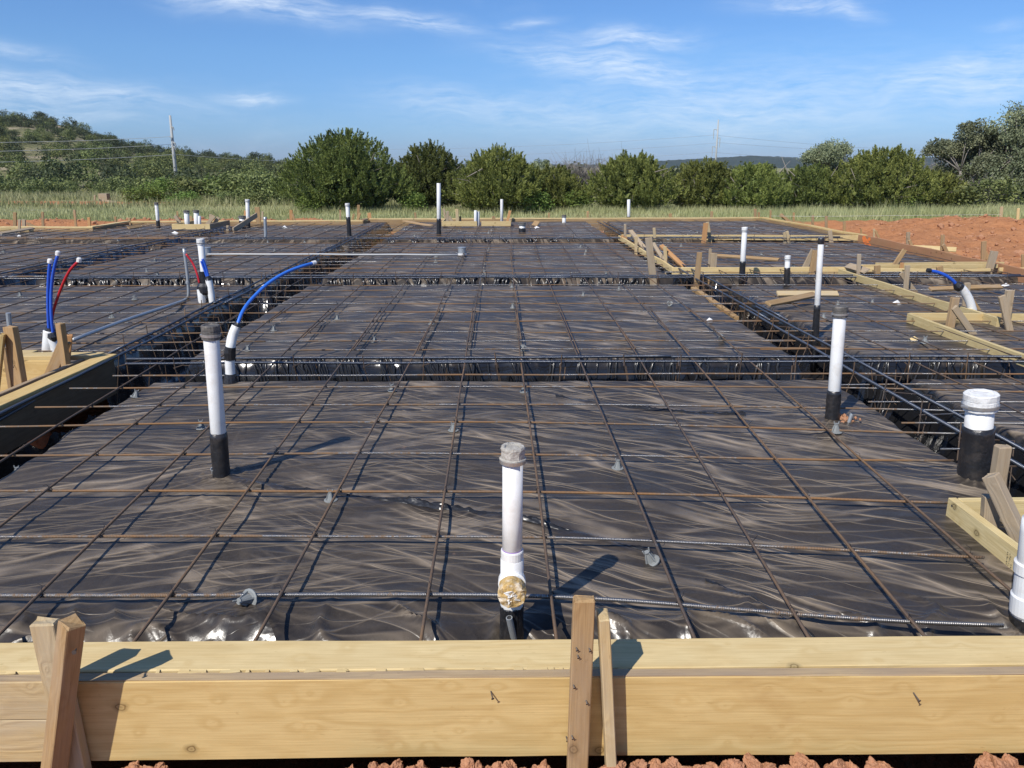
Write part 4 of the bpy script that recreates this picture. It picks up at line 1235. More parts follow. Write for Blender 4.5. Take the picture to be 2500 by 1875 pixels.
# long blue tube from a flexible white sleeve at the near cross beam
q0 = b12; Ye = q0[1]
tb = thing('tube_bundle', q0, 'long blue tube arching right out of a ribbed white conduit at the near cross beam', 'tubing')
ribbed('sleeve', [V(564, 935, Ye), V(562, 905, Ye), V(561, 876, Ye), V(563, 845, Ye), V(568, 820, Ye + .03), V(578, 796, Ye + .05)], .036, tb)
obj('tape_wrap', *sweep([V(562, 878, Ye), V(561, 862, Ye), V(563, 846, Ye)], [.041, .044, .040], 12), M_TAPE, tb)
obj('tape_wrap', *sweep([V(563, 945, Ye), V(562, 912, Ye)], [.07, .042], 12), M_TAPE, tb)
obj('tape_wrap', *sweep([V(577, 800, Ye + .05), V(582, 788, Ye + .06)], [.040, .022], 10), M_TAPE, tb)
o, out = bent('blue_tube', [V(579, 794, Ye + .05), V(590, 765, Ye + .12), V(606, 740, Ye + .25), V(630, 714, Ye + .4), V(653, 693, Ye + .5), V(680, 675, Ye + .6), V(707, 661, Ye + .7), V(740, 649, Ye + .8), V(766, 642, Ye + .9)], .0135, M_LBLUE, tb)
dd = (np.array(out[-1]) - out[-4]); 
obj('tape_wrap', *lathe(out[-1], dd, [(-.02, .018), (.02, .019), (.024, .01)], 10), M_CAPW, tb)

# blue tube on the right
q0 = P(*R7(1822, 932)); Yf = q0[1]
tb = thing('tube_bundle', q0, 'dark blue tube drooping left from a white sleeve inside the right porch forms', 'tubing')
o, _ = bent('sleeve', [V(*R7(1826, 935), Yf), V(*R7(1812, 870), Yf), V(*R7(1785, 790), Yf), V(*R7(1745, 725), Yf), V(*R7(1710, 690), Yf)], .045, M_PVC, tb, 14)
obj('tape_wrap', *sweep([V(*R7(1826, 938), Yf), V(*R7(1815, 880), Yf)], [.055, .048], 12), M_TAPE, tb)
obj('tape_wrap', *sweep([V(*R7(1722, 705), Yf), V(*R7(1702, 688), Yf), V(*R7(1680, 668), Yf)], [.049, .052, .025], 12), M_TAPE, tb)
bent('blue_tube', [V(*R7(1700, 690), Yf), V(*R7(1665, 650), Yf), V(*R7(1610, 610), Yf), V(*R7(1540, 582), Yf), V(*R7(1480, 572), Yf)], .018, M_BLUE, tb)
e = V(*R7(1478, 572), Yf)
obj('tape_wrap', *lathe(e + (.02, 0, 0), (-1, 0, .1), [(0, .024), (.04, .025), (.045, .018)], 10), M_TAPE, tb)

# far pipes
def fpipe(zb, zt, r, label, tape, cap=True, z=0.0, Y=None):
    b = P(*zb, z) if Y is None else V(*zb, Y)
    t = V(*zt, b[1])
    pipe(b, t, r, label, tape, (M_CAPW if cap == 'w' else M_CAP, .05, 1.0) if cap else None, sides=12, bury=.3)
fpipe(R2(377, 690), R2(364, 494), .045, 'white pipe with black lower half by the step in the far forms, left of centre', .64, 'w')
fpipe(R2(913, 678), R2(912, 362), .048, 'tallest far pipe, white above black, left of the small plank box', .33, None)
fpipe(R2(1290, 570), R2(1290, 458), .043, 'white pipe standing just behind the small plank box at the far edge', .0, None, Y=23.3)
fpipe(R2(1133, 623), R2(1133, 525), .042, 'left one of two thin white pipes in front of the small plank box', .0, None)
fpipe(R2(1150, 622), R2(1149, 532), .036, 'right one of two thin white pipes in front of the small plank box', .0, None)
fpipe(R2(1413, 663), R2(1413, 610), .075, 'short fat white pipe with black foot, right of the small plank box', .6, (True))
fpipe(R2(1664, 600), R2(1664, 562), .055, 'short white pipe with dark cap before the far form board', .0, True)
fpipe(R2(2052, 585), R2(2052, 460), .05, 'white pipe with black foot at the right end of the far board', .18, None)
fpipe(R1(952, 757), R1(938, 610), .045, 'white pipe with black lower third at the far left, before the bent form boards', .33, True)
fpipe(R1(1125, 760), R1(1119, 658), .065, 'thick white pipe with dark cap in the left plank box', .0, True)
fpipe(R1(1182, 762), R1(1177, 656), .065, 'second thick capped white pipe in the left plank box', .0, True)
fpipe(R1(1198, 765), R1(1197, 682), .04, 'thin short pipe between the capped pipes of the left plank box', .0, None)
fpipe(R1(1490, 755), R1(1484, 592), .05, 'tall white pipe behind the leaning plank at the far left', .25, 'w')
fpipe(R1(1457, 748), R1(1454, 690), .085, 'short fat pipe, white top and black body, by the leaning plank', .65, True)
cd = thing('conduit', P(*R1(1588, 822)), 'slim grey conduit with bent foot standing on the far left pad', 'conduit')
Yd = P(*R1(1588, 822))[1]
bent('tube', [V(*R1(1575, 822), Yd), V(*R1(1588, 818), Yd), V(*R1(1594, 800), Yd), V(*R1(1592, 750), Yd), V(*R1(1590, 688), Yd)], .036, M_GALV, cd)
# drain pipe lying across the pads with a metal can at each end
dp = thing('drain_pipe', P(1128, 624), 'long white pipe lying across the pads with a grey can at its right end', 'pipe')
e0, e1 = P(507, 621, .08), P(1118, 622, .08)
obj('tube', *sweep(wavy(e0, e1, .02, .5, 3), .017, 10), M_PVCG, dp, smooth=True)
q = P(1128, 626)
obj('can', *lathe(q, (0, 0, 1), [(0, .060), (.015, .070), (.15, .072), (.152, .078), (.168, .078), (.17, .066)], 16), M_GALV, dp)
obj('coupling', *lathe(q + (0, -.02, .02), (0, 0, 1), [(0, .085), (.03, .085), (.035, .07)], 14), M_PVC, dp)
q = P(507, 626)
obj('can', *lathe(q, (0, 0, 1), [(0, .060), (.015, .070), (.15, .072), (.152, .078), (.168, .078), (.17, .066)], 16), M_GALV, dp)

# ------------------------------------------------------------------ lumber
def plank_mesh(L, w_, t_, warp=.004, seed=0, ch=.003, ragged=0.0):
    r = np.random.default_rng(seed)
    ch = min(ch, t_ * .2, w_ * .2)
    y, z = w_ / 2, t_ / 2
    sec = np.array([(-y + ch, -z), (y - ch, -z), (y, -z + ch), (y, z - ch), (y - ch, z), (-y + ch, z), (-y, z - ch), (-y, -z + ch)])
    n = max(2, int(L / .22))
    xs = np.concatenate([[-L / 2, -L / 2 + ch], np.linspace(-L / 2, L / 2, n + 1)[1:-1], [L / 2 - ch, L / 2]])
    vs = []
    for i, x in enumerate(xs):
        s = sec.copy()
        if i in (0, len(xs) - 1): s = s * np.array([1 - ch * 1.2 / y, 1 - ch * 1.2 / z])
        off = np.array([perlin(np.array(x * .7 + seed * 3.3), np.array(.3), 61), perlin(np.array(x * .7 + seed * 5.1), np.array(.7), 62)]) * warp
        jit = r.normal(0, .0007, s.shape)
        xx = np.full(8, x)
        if ragged and i == len(xs) - 1: xx = xx + r.normal(0, ragged, 8)
        vs.append(np.column_stack([xx, s + off + jit]))
    v = np.concatenate(vs); f = []
    for i in range(len(xs) - 1):
        for j in range(8):
            k = (j + 1) % 8
            f.append([i * 8 + j, i * 8 + k, (i + 1) * 8 + k, (i + 1) * 8 + j])
    f.append(list(range(8))[::-1]); f.append([(len(xs) - 1) * 8 + j for j in range(8)])
    f = [q[::-1] for q in f]
    # orient outward
    return v, f
_pn = [0]
def plank(name, a, b, wdir, w_, t_, m, label=None, cat=None, parent=None, group=None, warp=.004, ragged=0.0, bevel=.003, twist=0.0):
    """a, b: ends of the centre line; wdir: direction of the broad side"""
    a = np.asarray(a, float); b = np.asarray(b, float)
    d = b - a; L = np.linalg.norm(d); d /= L
    wd = np.asarray(wdir, float); wd = wd - d * wd.dot(d); wd /= np.linalg.norm(wd)
    if twist:
        wd = wd * math.cos(twist) + np.cross(d, wd) * math.sin(twist)
    z = np.cross(d, wd); c = (a + b) / 2
    _pn[0] += 1
    v, f = plank_mesh(L, w_, t_, warp, _pn[0], bevel, ragged)
    me = mesh(name, v, f)
    o = bpy.data.objects.new(name, me)
    me.materials.append(m)
    if parent: c = c - np.array(parent.location)
    Mx = Matrix([[d[0], wd[0], z[0], c[0]], [d[1], wd[1], z[1], c[1]], [d[2], wd[2], z[2], c[2]], [0, 0, 0, 1]])
    if parent:
        o.parent = parent
        o.matrix_local = Mx
    else:
        o.matrix_world = Mx
    COL.objects.link(o)
    if label: tag(o, label, cat, group)
    return o

def fix_normals():
    import bmesh
    done = set()
    for o in bpy.data.objects:
        if o.type == 'MESH' and o.data.name not in done and o.name.split('.')[0] in FIX:
            done.add(o.data.name)
            bm = bmesh.new(); bm.from_mesh(o.data)
            bmesh.ops.recalc_face_normals(bm, faces=bm.faces)
            bm.to_mesh(o.data); bm.free()
FIX = {'form_board', 'stake', 'brace', 'ledge_board', 'loose_board', 'marker_stake'}

def form(A, B, h, th, back, m, label, name='form_board', group=None, warp=.004):
    """upright board: A, B are the ends of the upper edge of its visible face, back the way its thickness goes"""
    A = np.asarray(A, float); B = np.asarray(B, float); back = np.asarray(back, float); back = back / np.linalg.norm(back)
    off = back * th / 2 + np.array([0, 0, -h / 2])
    return plank(name, A + off, B + off, (0, 0, 1), h, th, m, label, 'form board', None, group, warp)

def nail(parent, p, d, L=.02, r=.0022):
    """nail head and shank standing out of a board, in world coordinates, as a part"""
    Mi = np.array(parent.matrix_world.inverted())
    p = np.asarray(p, float); d = np.asarray(d, float); d /= np.linalg.norm(d)
    mb = MB().add(sweep([p - d * .005, p + d * L], r, 6)).add(lathe(p + d * L, d, [(0, r * 2.2), (.0015, r * 2.2)], 8))
    v, f = mb.get()
    v = v @ Mi[:3, :3].T + Mi[:3, 3]
    o = bpy.data.objects.new('nail', mesh('nail', v, f)); o.data.materials.append(M_NAIL); o.parent = parent
    COL.objects.link(o)

TONE = {'s': W_STAKE, 'g': W_GREY, 'o': W_OLD, 'p': W_PALE, 'n': W_NEW, 'r': W_ORANGE, 'e': W_EDGE}
def stake(top, bot, wpx, label, tone='s', z=0.0, Y=None, dyt=0.0, bury=.25, th=None, name='stake', cat='stake', group=None, twist=0.0, ragged=.003):
    B = P(*bot, z) if Y is None else V(*bot, Y)
    T = V(*top, B[1] + dyt)
    d = (B - T) / np.linalg.norm(B - T)
    w_ = wpx / F * (B[1] * cp + .25)
    th = th or max(min(w_ * .5, .038), .018)
    return plank(name, B + d * bury, T, (1, 0, 0), w_, th, TONE[tone], label, cat, None, group, .006, ragged, twist=twist)

# --- front board
YF = 2.010
fb = form((-1.36, YF, .100), (2.3, YF, .098), .288, .036, (0, 1, 0), W_NEW, 'long new yellow plank on edge across the bottom, right of the crossed stakes', warp=.003)
cap_ = plank('form_board_edge', (-1.358, YF + .0185, .1018), (2.29, YF + .0185, .0998), (0, 1, 0), .0335, .004, W_EDGE, parent=None)
cap_.parent = fb; cap_.matrix_parent_inverse = fb.matrix_world.inverted(); cap_['label'] = 'greyed rough top edge of the plank'
lb = form((-3.0, YF + .002, .094), (-1.366, YF + .002, .098), .135, .036, (0, 1, 0), W_OLD, 'older greyish upper plank on edge, left of the crossed stakes', warp=.003)
cap2 = plank('form_board_edge', (-2.99, YF + .0205, .0958), (-1.37, YF + .0205, .0998), (0, 1, 0), .0335, .004, W_EDGE)
cap2.parent = lb; cap2.matrix_parent_inverse = lb.matrix_world.inverted()
form((-3.0, YF + .002, -.043), (-1.366, YF + .002, -.039), .155, .036, (0, 1, 0), W_OLD, 'older lower plank under the greyish one, left of the crossed stakes', warp=.003)
plank('ledge_board', (-3.0, YF + .042 + .078, .087), (-.02 + 1.75, YF + .042 + .078, .087), (0, 1, 0), .152, .036, W_PALE, 'pale plank lying flat behind the front board as a ledge, left length', 'ledge board', warp=.003)
plank('ledge_board', (1.735, YF + .042 + .076, .087), (3.2, YF + .042 + .074, .087), (0, 1, 0), .150, .036, W_PALE, 'pale plank lying flat behind the front board, at the right edge', 'ledge board', warp=.004)
for (x, y, ln) in ((1199, 1690, .022), (2229, 1690, .03), (1383, 1800, .012)):
    p_ = V(x, y, YF); nail(fb, p_, (.25, -1, -.35), ln)
# ragged chips torn out along the ledge
mb = MB()
for i in range(46):
    x = random.uniform(-1.1, .35) if i < 34 else random.uniform(-2.0, -1.35)
    L, w_ = random.uniform(.01, .05), random.uniform(.003, .008)
    y0 = YF + .039; z0 = .1055
    zz = random.uniform(0, .004)
    v = np.array([(x, y0 - w_, z0 - .002), (x + L, y0 - w_ * random.random(), z0 - .002), (x + L * .9, y0 + w_, z0 + zz), (x + L * .1, y0 + w_, z0 + zz), (x + L * .5, y0, z0 - .012)])
    mb.add((v, [[0, 1, 2, 3], [0, 4, 1], [1, 4, 2], [2, 4, 3], [3, 4, 0]]))
v, f = mb.get()
sl = obj('splinters', v - np.array([0, 0, 0]), f, W_PALE)
sl.parent = fb; sl.matrix_parent_inverse = fb.matrix_world.inverted(); sl['kind'] = 'stuff'

# crossed stakes on the left, in front of the board
Yk = YF
T_, B_ = V(*N5(740, 165), Yk - .085), V(*N5(560, 1680), Yk - .075)
s1_ = plank('stake', B_ + (B_ - T_) * .25, T_, (1, 0, 0), .052, .060, W_STAKE, 'foremost of the crossed stakes on the left, with split top leaning right', 'stake', twist=.90, ragged=.006)
nail(s1_, V(*N5(775, 450), Yk - .112), (.2, -1, .1), .012, .003)
T_, B_ = V(*N5(455, 160), Yk - .035), V(*N5(790, 1690), Yk - .030)
plank('stake', B_ + (B_ - T_) * .22, T_, (1, .12, 0), .070, .040, W_OLD, 'rear of the crossed stakes on the left, wide and greyed, top leaning left', 'stake', twist=-.12, ragged=.004)
# pair of stakes in the middle
T_, B_ = V(*B2(1538, 25), Yk - .045), V(*B2(1498, 1060), Yk - .045)
s3_ = plank('stake', B_ + (B_ - T_) * .25, T_, (1, 0, 0),   .0625, .036, W_STAKE, 'tall brown stake nailed to the front board, left one of the middle pair', 'stake', ragged=.003)
for (x, y) in ((1490, 320), (1568, 325), (1498, 365), (1474, 545), (1550, 640), (1465, 850)):
    nail(s3_, V(*B2(x, y), Yk - .064), (.35, -1, -.5), .010, .0022)
T_, B_ = V(*B2(1653, 120), Yk - .040), V(*B2(1700, 1060), Yk - .032)
plank('stake', B_ + (B_ - T_) * .25, T_, (1, 0, 0), .0305, .066, W_OLD, 'narrow lighter stake leaning beside the tall brown one in the middle', 'stake', ragged=.002)

# --- near left porch corner
A0, A1 = np.array([-3.28, 2.9, .10]), np.array([-3.16, 6.32, .10])
pA = P(*N4(1975, 715), .10); pB = P(*N4(0, 1600), .10)
dv = (pA - pB) / np.linalg.norm(pA - pB)
nrm = np.array([-dv[1], dv[0], 0])
wA = .135
c0, c1 = pB - dv * 2.2 + nrm * wA / 2, pA + nrm * wA / 2
plank('ledge_board', c0 - (0, 0, .019), c1 - (0, 0, .019), nrm, wA, .038, W_NEW, 'broad yellow plank lying flat along the left trench, pointing away from the camera', 'ledge board', warp=.003)
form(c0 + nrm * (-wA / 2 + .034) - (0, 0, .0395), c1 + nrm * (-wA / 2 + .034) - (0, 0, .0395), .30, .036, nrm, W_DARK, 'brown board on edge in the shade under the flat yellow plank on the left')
form(c0 + nrm * (wA + .006) + (0, 0, -.012), c1 + nrm * (wA + .006) - dv * .05 + (0, 0, -.012), .27, .036, nrm, W_EDGE, 'grey-edged board standing along the back of the flat yellow plank on the left')
q0, q1 = P(*N4(455, 822), .105), P(*N4(900, 792), .105)
yb_ = 6.13
xl = -6.2
form((xl, yb_, .075), (-3.62, yb_, .078), .29, .036, (0, 1, 0), W_NEW, 'yellow board on edge facing the camera behind the near left stakes')
plank('ledge_board', (xl, yb_ + .11, .085), (-3.33, yb_ + .11, .088), (0, 1, 0), .14, .036, W_PALE, 'pale plank lying flat on the board behind the near left stakes', 'ledge board')
plank('ledge_board', (xl, yb_ + .245, .078), (-3.95, yb_ + .245, .08), (0, 1, 0), .10, .036, W_PALE, 'second pale flat plank in front of the white conduit sleeves on the left', 'ledge board')
Ys = 5.62
st_ = stake(N4(175, 258), N4(335, 1200), 33, 'broad stake with a dark side in the near left corner, leaning left', 's', Y=Ys, th=.05, twist=-.35, bury=.35)
nail(st_, V(*N4(240, 915), Ys - .03), (.2, -1, -.6), .02, .002)
stake(N4(45, 390), N4(-40, 1130), 11, 'slanting brace at the far left edge behind the broad stake', 'n', Y=Ys - .05, bury=.3, name='brace', cat='brace', th=.07, twist=.3)
stake(N4(95, 600), N4(190, 1270), 9, 'dark slanting board end between the far left brace and the broad stake', 's', Y=Ys + .1, bury=.2, name='brace', cat='brace', th=.05)
stake(N4(1010, 200), N4(1110, 915), 21, 'slender brown stake in the near left corner beside the flat plank', 's', Y=6.0, th=.045, twist=-.5, bury=.35)
stake(N4(1110, 500), N4(870, 1050), 27, 'diagonal brace behind the slender stake in the near left corner', 's', Y=6.06, name='brace', cat='brace', bury=.3, th=.04)
stake(N4(1175, 400), N4(1150, 650), 13, 'cut board end sticking out behind the slender stake', 'r', Y=6.15, name='brace', cat='brace', bury=.5, th=.04, twist=.3)

# --- near right porch corner
Xr = 2.10
form((Xr, 3.32, .10), (Xr - .02, 1.6, .10), .165, .038, (1, 0, 0), W_GREEN, 'stamped pale board on edge at the right edge, running toward the camera')
form((Xr + .04, 3.318, .10), (4.6, 3.318, .10), .165, .038, (0, -1, 0), W_GREEN, 'pale board on edge at the right edge, running off to the right')
plank('ledge_board', (2.42, 3.05, -.02), (2.36, 2.3, -.02), (1, 0, 0), .09, .03, W_PALE, 'pale board lying low inside the right-hand porch form', 'ledge board')
Yq = 3.14
stake(N6(760, 190), N6(740, 560), 37, 'worn split stake inside the right-hand porch form', 'g', Y=Yq - .03, bury=.25, th=.05, twist=-.2)
stake((2452, 1090), (2425, 1260), 32, 'tall weathered stake behind the split one at the right edge', 'g', Y=3.28, bury=.2, th=.045)
stake((2420, 1160), (2500, 1330), 30, 'grey slanting brace across the stakes at the right edge', 'g', Y=2.95, dyt=.1, bury=.3, th=.06, name='brace', cat='brace', twist=.5)
# grade stamp: faded short marks printed on the board's left face
def on_face(u, v_): return np.array([Xr - .0032 - (3.32 - u) * 0.0116, u, v_])
mb = MB()
sr = np.random.default_rng(4)
for col_ in range(3):
    for i in range(7):
        u0 = 2.855 - col_ * .016; z0 = .064 - i * .0105
        if col_ == 2 and i not in (4, 5): continue
        for st_ in range(2):
            du, dz = sr.uniform(.002, .007), sr.uniform(.002, .006)
            uu, zz = u0 + sr.uniform(-.003, .003), z0 + sr.uniform(-.002, .002)
            mb.add((np.array([on_face(uu, zz), on_face(uu - du, zz - .001), on_face(uu - du, zz - .003), on_face(uu, zz - .002)]), [[0, 1, 2, 3]]))
            mb.add((np.array([on_face(uu, zz), on_face(uu - .0015, zz), on_face(uu - .0015, zz - dz), on_face(uu, zz - dz)]), [[0, 1, 2, 3]]))
v, f = mb.get()
stampb = [o for o in COL.objects if o.get('label', '').startswith('stamped pale board')][0]
so = obj('grade_stamp', v, f, M_STAMP); so.parent = stampb; so.matrix_parent_inverse = stampb.matrix_world.inverted()
for z_ in (.075, -.005):
    nail(stampb, (Xr - .0, 3.28, z_), (-1, 0, 0), .003, .0025)

# --- right porch forms (long boards on stakes)
XB = 2.63
form((XB, 17.7, .10), (XB, 11.93, .10), .095, .038, (1, 0, 0), W_PALE, 'pale board on edge running away beside the right beam trench', warp=.012)
Yg = 11.93
form((XB + .005, Yg, .10), (P(2055, 655, .1)[0] + .6, Yg - .02, .10), .115, .038, (0, 1, 0), W_PALE, 'long pale board on edge across the right side, middle distance', warp=.01)
form((5.2, Yg - .045, .085), (7.55, Yg - .06, .080), .05, .038, (0, -1, 0), W_PALE, 'lower pale board in front of the doubled boards on the right', warp=.01)
form((5.45, Yg + .05, .13), (7.75, Yg + .05, .13), .06, .038, (0, 1, 0), W_PALE, 'upper pale board laid behind the doubled boards on the right', warp=.01)
form((5.9, Yg + .2, .14), (8.0, Yg + .3, .14), .05, .038, (0, 1, 0), W_PALE, 'rearmost pale board of the stacked boards on the right', warp=.01)
form((7.72, Yg - .05, .09), (9.6, Yg - .05, .09), .07, .038, (0, 1, 0), W_PALE, 'pale board continuing the stacked boards off the right edge')
Yh = 17.62
form((2.72, Yh + .25, .10), (8.2, Yh, .10), .115, .038, (0, 1, 0), W_PALE, 'pale board on edge across the right side, farthest of the two long ones', warp=.012)
X11 = 5.13
form((X11, 11.72, .10), (X11 - .03, 7.75, .10), .10, .038, (1, 0, 0), W_GREEN, 'long greenish board on edge running toward the camera, left side of the right porch box', warp=.012)
X13 = 4.30
form((X13, 8.02, .10), (X13 + .02, 5.0, .10), .10, .038, (1, 0, 0), W_GREEN, 'greenish board on edge running out at the right edge, nearest of the porch boards', warp=.006)
form((X13 + .04, 8.02, .10), (5.55, 7.98, .10), .105, .038, (0, 1, 0), W_PALE, 'short pale board joining the two greenish porch boards')

# weathered red form board along the right side
rb0, rb1 = P(*R7(920, 338), .12), P(*R7(1990, 545), .12)
form((8.0, 17.45, .14), (7.66, 9.0, .14), .30, .045, (1, 0, 0), W_RED, 'long mud-reddened board along the right side, sprayed orange at its far end', warp=.02)
ob = [o for o in COL.objects if o.get('label', '').startswith('long mud-red')][0]
mb = MB()
sr = np.random.default_rng(6)
for i in range(9):
    a = sr.uniform(0, 6.28)
    u, z_ = 16.95 + sr.uniform(-.18, .18), .02 + sr.uniform(-.09, .09)
    r = sr.uniform(.02, .07)
    mb.add(([np.array([8.0 - .003 - (17.45 - u) * .04024, u + r * 1.6 * math.cos(q), z_ + r * math.sin(q)]) for q in np.linspace(0, 5.5, 8)], [list(range(8))]))
so = obj('paint_mark', *mb.get(), M_ORANGEP); so.parent = ob; so.matrix_parent_inverse = ob.matrix_world.inverted()

# far perimeter forms
def fform(a, b, h, back, label, m=W_NEW, z=.10):
    form((a[0], a[1], z), (b[0], b[1], z), h, .04, back, m, label, warp=.015)
    # flat pale cap plank on top of it
XFl = -10.62
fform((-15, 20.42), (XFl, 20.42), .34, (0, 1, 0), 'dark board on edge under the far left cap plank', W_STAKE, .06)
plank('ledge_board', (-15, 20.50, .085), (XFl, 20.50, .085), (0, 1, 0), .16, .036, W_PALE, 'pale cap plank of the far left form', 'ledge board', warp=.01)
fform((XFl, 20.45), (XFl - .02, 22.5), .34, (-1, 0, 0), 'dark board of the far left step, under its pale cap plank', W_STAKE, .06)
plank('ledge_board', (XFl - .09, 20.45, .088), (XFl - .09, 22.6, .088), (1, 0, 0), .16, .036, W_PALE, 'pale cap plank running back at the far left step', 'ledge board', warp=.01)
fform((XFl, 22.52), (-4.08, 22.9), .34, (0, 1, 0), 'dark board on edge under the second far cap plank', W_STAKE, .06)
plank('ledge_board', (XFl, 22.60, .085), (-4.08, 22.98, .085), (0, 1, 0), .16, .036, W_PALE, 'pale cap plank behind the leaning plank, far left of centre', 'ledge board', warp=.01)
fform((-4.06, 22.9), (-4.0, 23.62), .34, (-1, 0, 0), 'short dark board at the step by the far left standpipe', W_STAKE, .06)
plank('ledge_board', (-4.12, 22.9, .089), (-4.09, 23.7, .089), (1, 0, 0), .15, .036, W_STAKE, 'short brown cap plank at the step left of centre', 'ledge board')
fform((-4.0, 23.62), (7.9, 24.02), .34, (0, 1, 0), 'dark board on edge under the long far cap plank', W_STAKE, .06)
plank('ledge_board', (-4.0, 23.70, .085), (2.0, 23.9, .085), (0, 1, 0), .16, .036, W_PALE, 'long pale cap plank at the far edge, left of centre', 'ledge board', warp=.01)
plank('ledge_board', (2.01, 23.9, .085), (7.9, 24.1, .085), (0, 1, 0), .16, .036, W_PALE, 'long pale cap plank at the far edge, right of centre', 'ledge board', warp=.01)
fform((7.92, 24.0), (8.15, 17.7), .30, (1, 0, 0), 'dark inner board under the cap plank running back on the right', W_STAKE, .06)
plank('ledge_board', (8.0, 24.1, .088), (8.24, 17.7, .088), (1, 0, 0), .16, .036, W_NEW, 'pale cap plank running back to the far right corner', 'ledge board', warp=.015)
plank('form_board', (-13.4, 19.85, .03), P(82, 563, .03), (0, 0, 1), .17, .04, W_PALE, 'loose pale board on edge at the far left side', 'form board')

# small plank boxes standing on the far pads
def plank_box(x0, x1, y0, y1, h, label, gap=None, bottom=0.05, m=W_PALE):
    t = thing('plank_box', ((x0 + x1) / 2, y0, bottom), label, 'box form')
    z = bottom + h / 2
    if gap:
        plank('front_board', (x0, y0, z), (gap[0], y0, z), (0, 0, 1), h, .04, m, parent=t)
        plank('front_board', (gap[1], y0, z), (x1, y0, z), (0, 0, 1), h, .04, m, parent=t)
    else:
        plank('front_board', (x0, y0, z), (x1, y0, z), (0, 0, 1), h, .04, m, parent=t)
    plank('side_board', (x0 + .02, y0 + .024, z), (x0 + .02, y1, z), (0, 0, 1), h, .036, m, parent=t)
    plank('side_board', (x1 - .02, y0 + .024, z), (x1 - .02 + .0, y1, z), (0, 0, 1), h, .036, W_GREY, parent=t)
    return t
a, b = P(*R2(930, 620), .05), P(*R2(1345, 620), .05)
g0, g1 = P(*R2(1142, 620), .05)[0], P(*R2(1168, 620), .05)[0]
hbx = V(*R2(1100, 590), a[1])[2] - .05
plank_box(a[0], b[0], a[1], a[1] + 1.1, hbx, 'open box of pale planks at the far edge, centre, with a gap in its front', (g0, g1))
a, b = P(*R1(1035, 766), .03), P(*R1(1262, 766), .03)
hbx = V(*R1(1150, 735), a[1])[2] - .03
plank_box(a[0], b[0], a[1], a[1] + 1.5, hbx, 'open box of pale planks at the far left with capped pipes inside')

# --- stakes
NS = lambda f, a, b, w, lab, tone='s', **k: stake(f(*a), f(*b), w, lab, tone, **k)
# beside the diagonal board (right beam)
NS(N2, (712, 280), (800, 1066), 17, 'big weathered stake in front of the pale board beside the right trench', 'g', Y=11.4, bury=.5, th=.045)
NS(N2, (1575, 528), (1495, 1290), 12.5, 'brown stake with orange foot in front of the long pale board', 's', Y=10.9, bury=.4)
NS(N2, (1465, 1140), (2010, 1520), 14, 'slanting brown brace lying into the right beam trench', 's', Y=9.3, dyt=1.4, bury=.4, name='brace', cat='brace', th=.06)
NS(N2, (322, 50), (322, 275), 6, 'thin dark stake at the far end of the pale board beside the right trench', 'g', Y=17.5)
NS(N2, (255, 250), (380, 315), 7, 'short brown offcut lying on the far end of the pale board', 'r', Y=17.2, bury=.02, name='offcut', cat='offcut')
NS(N2, (410, 160), (660, 480), 11, 'slanting weathered brace, farthest along the pale board by the right trench', 'g', Y=15.2, dyt=.8, name='brace', cat='brace')
NS(N2, (508, 255), (505, 395), 7, 'small upright stake crossing the farthest slanting brace', 'o', Y=15.0)
NS(N2, (805, 115), (825, 385), 7, 'thin pale stake against the farthest long board', 'o', Y=17.4)
NS(N2, (790, 370), (965, 650), 9, 'grey pointed slat behind the big weathered stake', 'g', Y=13.2, dyt=.5, name='brace', cat='brace')
NS(N2, (992, 430), (1005, 700), 8.5, 'short upright stake near the corner of the pale boards', 'o', Y=12.7)
NS(N2, (925, 410), (1300, 760), 11.5, 'long orange-brown brace slanting down behind the corner of the pale boards', 'r', Y=12.5, dyt=.4, name='brace', cat='brace')
NS(N2, (1680, 30), (1635, 415), 11.5, 'orange-brown stake against the farthest long board', 'r', Y=17.3)
NS(N2, (1705, 15), (1760, 395), 8, 'pale stake leaning beside the orange-brown one', 'o', Y=17.5)
NS(N2, (1757, 465), (1740, 765), 7, 'thin dark stake with white tip behind the long pale board', 'g', Y=12.6)
NS(N2, (1800, 540), (1795, 900), 11, 'dark stake just behind the long pale board', 'g', Y=12.15)
NS(N2, (1850, 545), (1840, 720), 6, 'thin green-grey stake by the loose curved batten', 'g', Y=12.4)
NS(N2, (1762, 950), (1758, 1035), 13, 'stub of stake showing under the long pale board', 's', Y=11.7, bury=.1)
f_ = R7
NS(f_, (590, 410), (480, 628), 13, 'left leg of the inverted V of stakes behind the tall slim pipe', 'g', Y=12.2)
NS(f_, (605, 415), (560, 685), 15, 'right leg of the inverted V of stakes behind the tall slim pipe', 's', Y=11.75)
NS(f_, (940, 445), (930, 705), 9.5, 'tall grey stake at the far end of the greenish porch board', 'g', Y=11.3)
NS(f_, (1080, 530), (1080, 640), 14, 'broad short stake standing behind the greenish porch board', 's', Y=11.5)
NS(f_, (1290, 408), (1135, 645), 11, 'long brown brace leaning left over the doubled boards', 's', Y=12.1, name='brace', cat='brace')
NS(f_, (1270, 510), (1255, 660), 9, 'orange stub stake under the long brown brace', 'r', Y=11.9)
NS(f_, (1312, 530), (1292, 800), 11.5, 'grey stake behind the middle of the greenish porch board', 'g', Y=9.95)
NS(f_, (1262, 590), (1365, 725), 11, 'grey slanting brace beside the grey stake at the porch board', 'g', Y=10.1, name='brace', cat='brace')
NS(f_, (1560, 538), (1580, 690), 15, 'broad tan stake against the doubled boards, behind the blue tube', 's', Y=11.7)
NS(f_, (1775, 665), (1755, 870), 14, 'dull stake behind the white sleeve of the right blue tube', 'g', Y=8.9)
